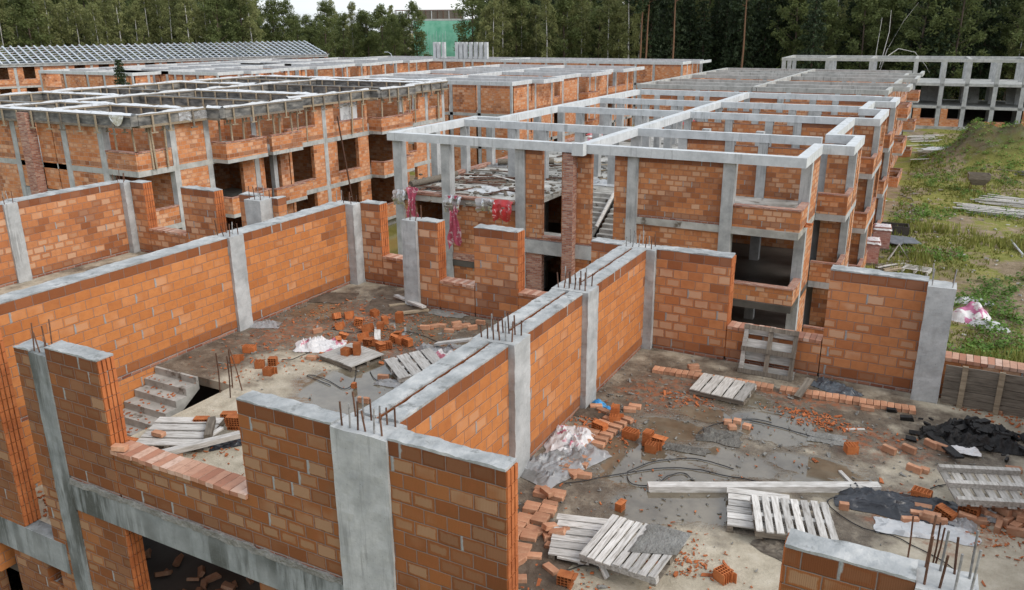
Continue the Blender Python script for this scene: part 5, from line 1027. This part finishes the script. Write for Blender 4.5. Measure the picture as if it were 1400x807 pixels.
# grass and weeds on the plot
def mat_leaf(name, a, b, sc=.6, tr=.25, rough=.6):
    N = NT(name); g = N.new('ShaderNodeNewGeometry'); n = N.noise(N.obj(), sc, 3); r = g.outputs['Random Per Island']
    c = N.mix(r, a, b); c = N.mix(N.math('MULTIPLY', N.step(n, .35, .7), .6), c, tuple(k*.55 for k in a)); N.done(c, rough, .25)
    t = N.new('ShaderNodeBsdfTranslucent'); N.put(t.inputs[0], c); m = N.new('ShaderNodeMixShader'); m.inputs[0].default_value = tr; N.t.links.new(N.bsdf.outputs[0], m.inputs[1]); N.t.links.new(t.outputs[0], m.inputs[2]); N.t.links.new(m.outputs[0], N.n['Material Output'].inputs[0]); return N.mat
M_GRASS = mat_leaf('grass', (.17,.205,.035), (.36,.34,.11), .25); M_WEED = mat_leaf('weed_leaf', (.085,.18,.025), (.19,.30,.06), .15)
rg = random.Random(77); mb = MB()
def dens(x, y): return noise.noise(Vector((x*.16, y*.16, 9)))
cnt = 0
while cnt < 15000:
    y = 14+101*rg.random()**1.6; x = rg.uniform(2.9, 9+(y*.12)); 
    if x > 34 or dens(x, y) < rg.uniform(-.25, .3): continue
    if math.exp(-(((x-10.)/4.4)**2+((y-85)/6.5)**2)) > .3 and rg.random() < .75: continue
    z = gh(x, y); hgt = rg.uniform(.07, .26)*(2.6 if dens(x*2, y*2) > .2 and y < 60 else 1.5 if dens(x*2, y*2) > .25 else 1); cnt += 1
    for k in range(3):
        a = rg.random()*6.28; w_ = .025+.0006*y; l = rg.uniform(.05, .2); X, Y_ = x+rg.gauss(0, .1), y+rg.gauss(0, .1)
        mb.face([(X-w_*cos(a), Y_-w_*sin(a), z-.03), (X+w_*cos(a), Y_+w_*sin(a), z-.03), (X+l*sin(a), Y_-l*cos(a), z+hgt)])
tag(mb.build('grass', M_GRASS, uv=False), 'rough yellow green grass over the plot at right', 'grass', kind='stuff')
mb = MB(); cnt = 0
while cnt < 2100:
    y = 16+98*rg.random()**1.5; x = rg.uniform(3.2, 8+y*.12)
    on = math.exp(-(((x-10.)/5)**2+((y-85)/7)**2)) > .2
    if x > 34 or (not on and noise.noise(Vector((x*.28, y*.22, 21))) < .12): continue
    z = gh(x, y); R_ = rg.uniform(.2, .55); cnt += 1
    for k in range(13):
        a, e = rg.random()*6.28, rg.random(); P = Vector((x+R_*e*cos(a), y+R_*e*sin(a), z+.08+.32*(1-e*e)*rg.random())); s = rg.uniform(.05, .12); n = Vector((rg.gauss(0,.5), rg.gauss(0,.5), 1)).normalized(); t = n.cross(Vector((cos(a), sin(a), 0))).normalized()*s; b_ = n.cross(t)
        mb.face([P-t, P+b_*.6, P+t, P-b_*.6])
tag(mb.build('weeds', M_WEED, uv=False), 'leafy green weeds in clumps over the plot and the earth mound', 'weeds', kind='stuff')
# things on the plot
zg = -5.9
def gat(px, py): 
    p = at(px, py, -5.9); return Vector((p.x, p.y, gh(p.x, p.y)))
brick_pallet('tall red wrapped brick stack, nearer of two beside the frame building', gat(1187, 358), .1, 1.35); brick_pallet('tall red wrapped brick stack, farther of two beside the frame building', gat(1203, 338), .1, 1.35)
p = gat(1335, 262); b_ = thing('mortar_trough', 'steel mortar trough on thin legs standing in the grass before the earth mound', 'trough', p, .1)
mb = MB()
def fr(z0, x0, y0, z1, x1, y1, m=0):
    A = [(-x0,-y0,z0),(x0,-y0,z0),(x0,y0,z0),(-x0,y0,z0)]; B_ = [(-x1,-y1,z1),(x1,-y1,z1),(x1,y1,z1),(-x1,y1,z1)]
    for i in range(4): mb.face([A[i], A[(i+1) % 4], B_[(i+1) % 4], B_[i]], m)
fr(.55, .45, .3, 1.05, .8, .55); fr(1.05, .8, .55, 1.5, .82, .57); fr(1.5, .82, .57, 1.5, .76, .51); fr(1.5, .76, .51, 1.3, .74, .5); mb.face([(-.74,-.5,1.3),(.74,-.5,1.3),(.74,.5,1.3),(-.74,.5,1.3)]); mb.face([(-.45,.3,.55),(.45,.3,.55),(.45,-.3,.55),(-.45,-.3,.55)])
mb.build('tub', M_DKWOOD, b_); 
for x, y in ((-.5,-.35),(.5,-.35),(.5,.35),(-.5,.35)): MB().tube([(x*1.2, y*1.2, -.1), (x, y, .75)], .03, 5).build('leg', M_RUST, b_)
def lumber(label, px, py, rz, n, L_, seed, spread=.8, mats=(M_PALE,)):
    r = random.Random(seed); c = gat(px, py)
    for k in range(n):
        l = L_*r.uniform(.7, 1.05); me = MB().rough(-l/2, l/2, -.07, .07, -.025, .025, .004, .5).mesh('board', r.choice(mats)); put('board', me, label, 'board', (c.x+r.uniform(-.5, .5), c.y+r.gauss(0, spread), c.z+.08+.05*(k % 5)), rz+r.gauss(0, .06), 0, r.gauss(0, .02), label.replace('board in', 'boards of'))
lumber('bleached board in the long flat stack on the grass at the right edge', 1372, 292, -.08, 26, 6., 1, .9); lumber('bleached board in the loose stack just beyond the long flat one', 1385, 278, -.15, 18, 5, 2, .8); lumber('dark board in the stack behind the steel trough at the right edge', 1400, 250, -.1, 12, 5, 3, .5, (M_DKWOOD, M_CHARC)); lumber('pale board in the jumble at the foot of the frame building beyond the trough', 1275, 216, .4, 26, 3.2, 4, 2.0, (M_PALE, M_WOOD)); lumber('weathered board in the jumble left of the earth mound', 1262, 192, .6, 20, 4, 5, 2.5, (M_PALE, M_DKWOOD)); lumber('splintered board in the scrap pile beside the brick stacks', 1212, 366, .9, 16, 1.3, 6, .5, (M_PALE, M_DKWOOD, M_WOOD))
t = thing('crate', 'small pale slatted crate lying on the grass by the scrap pile', 'crate', gat(1253, 370), -.2)
for i in range(4): MB().box(-.7, .7, -.5+i*.3, -.4+i*.3, .25, .28).build('slat', M_PALE, t)
for x in (-.65, 0, .65): MB().box(x-.05, x+.05, -.5, .5, .05, .248).build('bearer', M_PALE, t)
p = gat(1222, 317); t = thing('open_crate', 'dark open crate beside the farther red brick stack', 'crate', p, .1)
for b in ((-.9,.9,-.6,-.52,0,.6), (-.9,.9,.52,.6,0,.6), (-.9,-.82,-.519,.519,0,.6), (.82,.9,-.519,.519,0,.6)): MB().box(*b).build('side', M_BRDARK, t)
for k, (dx, dy, rz_, tl) in enumerate(((0,0,.2,.12), (.5,-.5,.5,.08), (-.4,-.9,-.1,.1))): q = gat(1222, 330); put('slate_sheet', MB().box(-1., 1., -.6, .6, -.02, .02).mesh('slate_sheet', M_CHARC), 'grey sheet in the fanned pile beside the red brick stacks', 'sheet', (q.x+dx, q.y+dy, q.z+.25+.06*k), rz_, tl, .05, 'grey sheets beside the brick stacks')
q = gat(1228, 356); put('timber_triangle', MB().tube([(-.6,0,0),(0,0,1.),(.7,0,0),(-.6,0,0)], .06, 4).mesh('timber_triangle', M_PALE), 'triangle of pale boards standing in the scrap pile', 'boards', (q.x, q.y, q.z+.05), .3, -.3)
p = gat(1326, 436)
def heap(name, p, wx, wy, h, mat, label, cat, seed, rz=0):
    n = 24; cs, sn = cos(rz), sin(rz)
    def fn(i, j):
        u, v = (i/(n-1)-.5)*2, (j/(n-1)-.5)*2; e = max(0, 1-(u*u+v*v)); x, y = u*wx, v*wy; q = Vector((x*1.6, y*1.6, seed)); z = h*e**.6*(.7+.6*noise.noise(q))+.1*noise.noise(q*3)*min(1, e*3)
        return (p[0]+x*cs-y*sn, p[1]+x*sn+y*cs, p[2]+max(-.05, z))
    tag(MB().grid(n, n, fn).build(name, mat, smooth=True), label, cat)
heap('rag_bundle', p, .95, .75, .9, M_RAG, 'white and purple rag bundle in the grass beyond the right post', 'rag', 3, .2); q = gat(1350, 446); heap('white_rag', q, 1.0, .5, .35, M_WHITE, 'flat white rag trailing right of the rag bundle', 'rag', 4, -.5); q = gat(1330, 412); heap('white_rag', q, 1.1, .5, .25, M_WHITE, 'thin white rag behind the rag bundle', 'rag', 5, 0)
q = gat(1290, 225); heap('film_scrap', q, 2.2, .7, .3, M_WHITE, 'white film scrap on the grass left of the steel trough', 'film', 6, .3)
tag(MB().tube([gat(1382, 330)+Vector((0,0,.1)), gat(1390, 343)+Vector((0,0,.2)), gat(1398, 350)+Vector((0,0,.1))], .07, 6).build('pale_pipe', M_WHITE, smooth=True), 'short curved pale pipe in the grass at the right edge', 'pipe')
rubble('pale litter and stones scattered over the plot at right', 9, 55, 4, 15, -5.9, 260, 31, M_STEP, .03, .1, 'litter')
rubble('timber splinters and rubbish along the foot of the frame building', 4.0, 52, .7, 12, -5.9, 120, 32, M_DKWOOD, .04, .16, 'litter')
rubble('brick rubble on the ground floor under the front beam', -4.6, 1.2, 1.3, .5, -2.95, 120, 33, M_BRICK, .05, .14)
for i in range(14): put('brick', BRICKS[i % 4], 'brick on the dark floor under the front beam', 'brick', (-4.3+rb.uniform(-1.3, 1.2), 1.2+rb.uniform(-.5, .5), -2.9+.09*(i % 3)), rb.random()*3, 0, rb.uniform(-.3, .3), 'bricks on the dark floor under the front beam')
timber_ = MB().rough(-1.8, 1.8, -.07, .07, -.05, .05, .004, .3).mesh('timber_beam', M_DKWOOD); put('timber_beam', timber_, 'old timber lying on the dark floor under the front beam', 'beam', (-3.6, .75, -2.88), .25)

# ------------------------------------------------------------------ trees
M_BIRCHB = None
def bark(name, a, b, white=False):
    N = NT(name); p = N.obj(); mp = N.new('ShaderNodeMapping'); mp.inputs['Scale'].default_value = (2, 2, .9) if white else (5, 5, .5); N.put(mp.inputs[0], p); n = N.noise(mp.outputs[0], 2.2, 5, .7)
    return N.done(N.mix(N.step(n, .56, .64) if white else n, a, b), .85, .2)
M_BB = bark('birch_bark', (.50,.49,.46), (.05,.045,.04), True); M_TW = bark('birch_twig', (.045,.035,.028), (.09,.075,.06)); M_SB = bark('spruce_bark', (.07,.05,.04), (.15,.115,.09)); M_PB = bark('pine_bark', (.11,.065,.042), (.24,.13,.075))
M_LB = mat_leaf('birch_leaf', (.19,.22,.08), (.35,.35,.15), .35, .45); M_LD = mat_leaf('broad_leaf', (.11,.145,.05), (.21,.24,.085), .3, .42); M_LS = mat_leaf('spruce_needle', (.024,.042,.019), (.058,.082,.034), .3, .18); M_LP = mat_leaf('pine_needle', (.022,.042,.018), (.06,.085,.03), .4, .1); M_LY = mat_leaf('young_leaf', (.06,.1,.018), (.13,.17,.04), .4, .3)
def leaf(mb, P, s, r, elong=1.5, droop=0.):
    n = Vector((r.gauss(0,1), r.gauss(0,1), r.gauss(0,1)+.6)).normalized(); a = n.orthogonal().normalized(); q = r.random()*6.28; t = (a*cos(q)+n.cross(a)*sin(q)); t.z -= droop; t.normalize(); b = n.cross(t).normalized()
    mb.face([P-t*s*elong, P+b*s*.55, P+t*s*elong, P-b*s*.55])
def tree(kind, H, seed, leaves):
    r = random.Random(seed); tr, fo = MB(), MB()
    bend = Vector((r.gauss(0, .02), r.gauss(0, .02), 0))
    def spine(t): return Vector((bend.x*H*t*t+.12*noise.noise(Vector((t*4, seed, 0))), bend.y*H*t*t+.12*noise.noise(Vector((t*4, seed, 5))), H*t))
    R0 = {'birch': .15, 'spruce': .2, 'pine': .17, 'broad': .24}[kind]
    tr.tube([spine(k/12) for k in range(13)], [R0*(1-.85*k/12)+.01 for k in range(13)], 7)
    if kind == 'spruce':
        z = 1.2+r.random()
        while z < H-.4:
            f = 1-z/H; Lb = (.5+3.0*f**.8)*r.uniform(.75, 1.15); nb = r.randint(5, 7); a0 = r.random()*6
            for k in range(nb):
                a = a0+k*6.283/nb+r.gauss(0, .15); l = Lb*r.uniform(.6, 1.1); base = spine(z/H); tip = base+Vector((cos(a)*l, sin(a)*l, -l*.28+.1*l*r.random()))
                if r.random() < .35: tr.tube([base, base.lerp(tip, .9)], [.03, .008], 3)
                m = int(5+l*11*leaves)
                for q in range(m):
                    t = r.random()**.7; P = base.lerp(tip, t)+Vector((r.gauss(0, .22*(1-t*.5)), r.gauss(0, .22*(1-t*.5)), -abs(r.gauss(0, .2)))); leaf(fo, P, r.uniform(.13, .24), r, 1.7, .8)
            z += r.uniform(.45, .75)
    else:
        z0 = {'birch': .3, 'pine': .6, 'broad': .12}[kind]; nb = {'birch': 34, 'pine': 16, 'broad': 34}[kind]
        for k in range(nb):
            t = z0+(1-z0)*(k+.5)/nb; base = spine(t); u = (t-z0)/(1-z0); w_ = {'birch': 1.9*sin(pi*min(1, .16+u*.84))**.8, 'pine': 2.6*(1-u*.6), 'broad': 3.5*sin(pi*min(1, .2+u*.78))**.7}[kind]
            a = k*2.4+r.gauss(0, .4); l = w_*r.uniform(.55, 1.25); tip = base+Vector((cos(a)*l, sin(a)*l, l*r.uniform(.25, .8) if kind != 'pine' else l*.2)); tr.tube([base, base.lerp(tip, .55)+Vector((0, 0, .1)), tip], [.055*(1-u*.5), .03, .01], 4, 1)
            nc = {'birch': 4, 'pine': 4, 'broad': 5}[kind]
            for c in range(nc):
                cp = base.lerp(tip, .4+.65*(c+r.random())/nc)+Vector((r.gauss(0, .3), r.gauss(0, .3), r.gauss(0, .25))); cr = {'birch': .55, 'pine': .55, 'broad': .8}[kind]*r.uniform(.6, 1.25)
                for q in range(int(leaves*(30 if kind == 'birch' else 42))):
                    v = Vector((r.gauss(0, 1), r.gauss(0, 1), r.gauss(0, .8))); v = v.normalized()*cr*r.random()**.4
                    if kind == 'birch': v.z -= abs(v.x+v.y)*.5
                    leaf(fo, cp+v, r.uniform(.09, .17) if kind == 'birch' else r.uniform(.11, .2), r, 1.4, .5 if kind == 'birch' else 0)
    return tr, fo
PROTO = {}
spec = [('birch', 'birch_tree', 19, M_BB, M_LB, 1.0, 4), ('spruce', 'spruce_tree', 21, M_SB, M_LS, 1.0, 4), ('pine', 'pine_tree', 23, M_PB, M_LP, 1.0, 2), ('broad', 'broadleaf_tree', 17, M_SB, M_LD, 1.0, 3)]
for kind, nm, H, mb_, ml, lv, n in spec:
    PROTO[kind] = []
    for k in range(n):
        tr, fo = tree(kind, H*random.Random(k+40).uniform(.9, 1.1), k*7+len(kind), lv); PROTO[kind].append((nm, tr.mesh('trunk', [mb_, M_TW if kind == 'birch' else mb_], smooth=True, uv=False), fo.mesh('crown', ml, uv=False)))
rt = random.Random(99)
def plant(kind, p, label, group, sc=1., rz=None, i=None):
    nm, tm, fm = PROTO[kind][rt.randrange(len(PROTO[kind])) if i is None else i]; t = thing(nm, label, 'tree', p, rt.random()*6.28 if rz is None else rz, group); t.scale = (sc, sc, sc*rt.uniform(.93, 1.08))
    for n_, me in (('trunk', tm), ('crown', fm)): o = bpy.data.objects.new(n_, me); col.objects.link(o); o.parent = t
    return t
def stand(x0, x1, D0, D1, n, kinds, labels, group, sc=(.85, 1.2), z=-4.6):
    for k in range(n):
        x = x0+(x1-x0)*(k+rt.random())/n; D = D0+(D1-D0)*rt.random(); kd = rt.choice(kinds); plant(kd, far_at(x, D, z), labels[kd], group+' ('+kd+')', rt.uniform(*sc))
LBW = {'birch': 'white stemmed birch in the wood behind the steel rafter roof', 'broad': 'dark broadleaf tree in the wood behind the steel rafter roof', 'spruce': 'dark spruce in the wood behind the steel rafter roof'}
stand(-70, 350, 168, 176, 26, ['birch']*4+['broad'], LBW, 'trees behind the steel rafters'); stand(-70, 350, 178, 190, 24, ['birch', 'birch', 'broad', 'spruce'], LBW, 'trees behind the steel rafters'); stand(-80, 345, 192, 208, 26, ['spruce', 'broad', 'broad'], LBW, 'trees behind the steel rafters', (1., 1.3))
LBG = {'broad': 'rounded broadleaf tree in the low gap of the skyline left of the green netting', 'birch': 'birch in the low gap of the skyline left of the green netting'}
stand(338, 400, 212, 222, 4, ['broad'], LBG, 'trees in the skyline gap', (1.0, 1.12)); stand(405, 440, 222, 230, 3, ['broad'], LBG, 'trees in the skyline gap', (.74, .82)); stand(438, 572, 190, 215, 11, ['broad', 'broad', 'birch'], LBG, 'trees in the skyline gap', (.86, 1.0)); stand(340, 570, 226, 240, 10, ['broad'], LBG, 'trees in the skyline gap', (.8, .9))
LBB = {'birch': 'slender birch in front of the dark wood right of the green netting', 'broad': 'broadleaf tree among the birches right of the green netting', 'spruce': 'dark spruce among the birches right of the green netting'}
stand(650, 880, 146, 156, 15, ['birch']*3+['broad'], LBB, 'trees right of the green netting'); stand(655, 890, 160, 174, 16, ['broad', 'spruce', 'birch'], LBB, 'trees right of the green netting'); stand(668, 890, 176, 190, 16, ['spruce', 'broad'], LBB, 'trees right of the green netting', (1.05, 1.3))
plant('broad', far_at(645, 158, -4.6), 'hanging leaved tree at the edge of the green netting', None, 1.12)
for x, l in ((876, 'thick orange trunked pine, left one of the close pair above the long block building'), (884, 'thick orange trunked pine, right one of the close pair above the long block building'), (922, 'lone orange trunked pine before the dark spruces'), (1018, 'tall pine with a bare brown trunk behind the right row')): plant('pine', far_at(x, 140, -4.6), l, None, 1.1)
LBS = {'spruce': 'dark spruce in the wood at right', 'broad': 'dark broadleaf tree in the wood at right', 'birch': 'thin birch in the wood at right', 'pine': 'bare trunked pine in the wood at right'}
stand(880, 1150, 148, 158, 20, ['spruce']*5+['birch', 'pine'], LBS, 'trees of the dark wood'); stand(1090, 1480, 140, 150, 22, ['broad', 'broad', 'spruce', 'spruce', 'birch'], LBS, 'trees of the dark wood'); stand(880, 1480, 160, 172, 32, ['spruce', 'spruce', 'broad'], LBS, 'trees of the dark wood', (.95, 1.2)); stand(880, 1490, 176, 196, 34, ['spruce', 'broad'], LBS, 'trees of the dark wood', (1.1, 1.35))
p = atY(33, 140, 40.); plant('spruce', Vector((-62.5, 44.5, -5.2)), 'small lone fir between the formwork building and the far left block building', None, .5)
# bare leaning birch before the dark wood
t = thing('leaning_birch', 'leafless birch bowed right over in front of the dark wood', 'tree', far_at(1207, 136, -4.6))
b1 = far_at(1207, 136, 0)-Vector((t.location.x, t.location.y, 0)); MB().tube([(0,0,0), (.1,0,4.5), (.8,0,7.4), (2.4,.5,8.7), (4.6,1,8.2), (6.2,1.2,6.4), (6.9,1.3,5.3)], [.12,.1,.08,.06,.045,.03,.012], 6).build('trunk', M_BB, t, smooth=True)
for pts in ([(.1,0,4.5), (.9,.2,8.5), (2.6,.5,12.5), (4.2,.7,15)], [(0,0,3.6), (-.5,0,8), (-.3,.2,13)], [(.2,0,6), (.9,0,11), (.8,0,14)]): MB().tube(pts, [.06,.045,.03,.01][:len(pts)], 5).build('limb', M_BB, t, smooth=True)
# the wood beyond, one mass
mb = MB(); r = random.Random(4)
for k in range(34000):
    x = r.uniform(-140, 1560); gap = 330 < x < 548
    if 548 <= x < 655: continue
    D = r.uniform(214, 262) if not gap else r.uniform(246, 275); h = (24 if not gap else 13.)*(.85+.25*noise.noise(Vector((x*.03, 0, 3)))); P = far_at(x, D, -4.6+h*r.random()**.8); leaf(mb, P, r.uniform(.5, 1.1), r, 1.2)
tag(mb.build('far_wood', M_LS, uv=False), 'far dark wood behind the single trees', 'wood', kind='stuff')
q = far_at(534, 150, -4.6); t = thing('street_lamp', 'small grey street lamp before the trees left of the green netting', 'lamp', q); MB().tube([(0,0,0), (0,0,7.2), (-.2,0,7.8), (-.9,0,8.1)], [.09,.06,.05,.04], 6).build('pole', M_GALV, t, smooth=True); MB().box(-1.5, -.9, -.12, .12, 8.02, 8.16).build('lamp_head', M_GALV, t)
